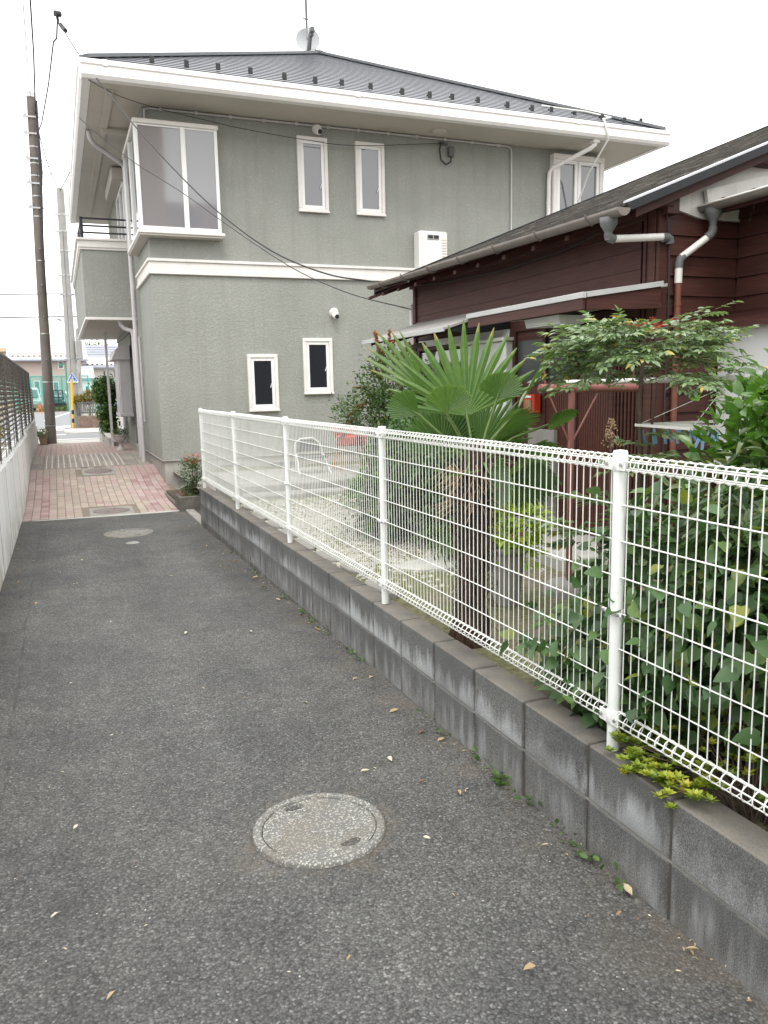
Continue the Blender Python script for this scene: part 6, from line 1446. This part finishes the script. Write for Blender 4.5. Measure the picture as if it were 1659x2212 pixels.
# far houses
RT_L = M('pale_grey_roof', (.44,.45,.49), .5, .06, 2); RT_D = M('mid_grey_roof', (.26,.27,.32), .5, .08, 2)
WB = M('pinkish_beige_wall', (.42,.345,.32), .9, .04, 1); WW = M('cream_wall', (.66,.64,.60), .9, .03, 1); WT_ = M('tan_wall', (.46,.33,.24), .9, .05, 1)
def gable_house(label, x0, x1, y0, y1, ze, zr, wall, roof, wins, over=.45, base_band=None):
    t = thing('far_house', label, 'house', ((x0+x1)/2, (y0+y1)/2, .27)); ym = (y0+y1)/2
    part('wall', MB().prism([(x0,y0,.2),(x0,y1,.2),(x0,y1,ze+.15),(x0,ym,zr-.1),(x0,y0,ze+.15)], (x1-x0,0,0)), wall, t)
    def slope(ya, name):
        s = 1 if ya < ym else -1; r_ = part(name, MB().prism([(x0-over,ya-s*over,ze-.12),(x0-over,ym,zr),(x0-over,ym,zr-.16),(x0-over,ya-s*over,ze-.26)], (x1-x0+2*over,0,0)), roof, t); return r_
    a = slope(y0, 'roof_slope'); slope(y1, 'roof_slope')
    ns = 9; m = MB()
    for k in range(1, ns): q = k/ns; yy = y0-over+(ym-y0+over)*q; zz = ze-.12+(zr-ze+.12)*q; m.beam((x0-over,yy,zz+.02),(x1+over,yy,zz+.02),.05,.04)
    part('roof_course', m, roof, a)
    g_ = MB()
    for k in range(int((x1-x0)/.45)): g_.box(x0+k*.45, x0+k*.45+.16, y0-over+.45, y0-over+.55, ze+.06, ze+.22)
    part('snow_guard', g_, RIDGE_M, a); part('gutter', MB().cbox(x0-over, x1+over, y0-over-.1, y0-over, ze-.3, ze-.16, .02), RT_D, t)
    for (a0, a1, b0, b1) in wins:
        w = part('window', MB().box(a0-.06, a1+.06, y0-.05, y0-.002, b0-.06, b1+.06), WHITE_T, t); part('pane', MB().box(a0, a1, y0-.06, y0-.051, b0, b1), GLASS_M, w)
    return t
gable_house('beige two-storey house with pale grey roof beyond the net', -3.6, 2.35, 80, 88, 4.85, 5.95+1.2, WB, RT_L, [(.28,.62,3.9,4.5),(-1.9,-1.5,1.6,2.75),(-.28,.1,1.6,2.65),(1.5,1.8,3.9,4.4)])
gable_house('cream house with darker grey roof right of the beige house', 2.9, 7.5, 86, 96, 4.3, 6.6, WW, RT_D, [(4.42,4.6,3.2,3.75),(5.4,5.9,3.1,3.9)])
gable_house('small gabled annexe with pale roof in front of the cream house', 2.0, 2.95, 75, 78, 3.05, 3.95, WW, RT_L, [(2.3,2.6,1.2,2.2)], .15)
tw_ = thing('far_building', 'tan flat-roofed building at the far left behind the pale roof', 'building', (-7.5, 100, .27))
part('wall', MB().box(-14,-4.4,100,112,.2,6.35), WT_, tw_); part('parapet', MB().cbox(-14.3,-4.1,99.7,112.3,6.36,6.8,.03), M('tan_parapet',(.55,.40,.28),.9,.04,2), tw_); part('window', MB().box(-6.2,-5.0,99.95,99.99,4.6,5.7), GLASS_M, tw_)
ft = thing('far_tree', 'round green tree rising behind the cream house roof', 'tree', (5, 112, .27))
part('trunk', MB().tube([(5,112,.2),(4.9,112,3),(4.8,112,5.5)], [.3,.22,.1], 10), STEM, ft)
Pp, Nn, CT = clumped(7000, 240, .35, [((4.7,112,6.6),(1.6,1.5,1.25),3),((6.6,112,6.0),(1.4,1.4,1.2),2),((3.6,112,5.8),(.9,1,.9),1)])
leaf_cloud('crown', Pp, Nn+RNG.normal(size=Pp.shape)*.5, RNG.uniform(.16,.30,len(Pp)), G_OV, L_MYRT, ft)
# tan apartment block behind the viewpoint, seen mirrored in the bay window
ab = thing('apartment_block', 'tan apartment block across the way, mirrored in the corner bay window', 'building', (9, -42, .2))
part('stair_tower', MB().box(7.3,9.3,-44,-40.5,.2,24), WT_, ab); part('wall', MB().box(9.31,22,-46,-41.5,.2,17), WB, ab)
for k in range(6): part('window', MB().box(10.4,12.2,-41.49,-41.45,1.5+k*2.6,3.0+k*2.6), GLASS_M, ab)
# neighbour's side beyond the louvre fence
van('white car parked in the neighbouring lot behind the louvre fence', -3.1, 13.5, R(88), WCAR, 1.5, 4.3, 1.3)['group'] = 'vehicles in the neighbouring lot'
van('silver car parked at the far end of the neighbouring lot', -3.0, 19.0, R(90), SILV, 1.5, 4.3, 1.3)['group'] = 'vehicles in the neighbouring lot'
hd = thing('hedge', 'low green hedge in the neighbouring lot behind the louvre fence', 'hedge', (-1.6, 16, .24)); Pp, Nn, _c = clumped(2600, 260, .07, [((-1.5,17,.9),(.35,4.5,.55),1)]); leaf_cloud('foliage', Pp, Nn+RNG.normal(size=Pp.shape)*.5, RNG.uniform(.05,.09,len(Pp)), G_OV, L_HEDGE, hd); stems('stem', (-1.5,17,.25), [tuple(_c[i]) for i in range(10)], STEM, hd, .012)
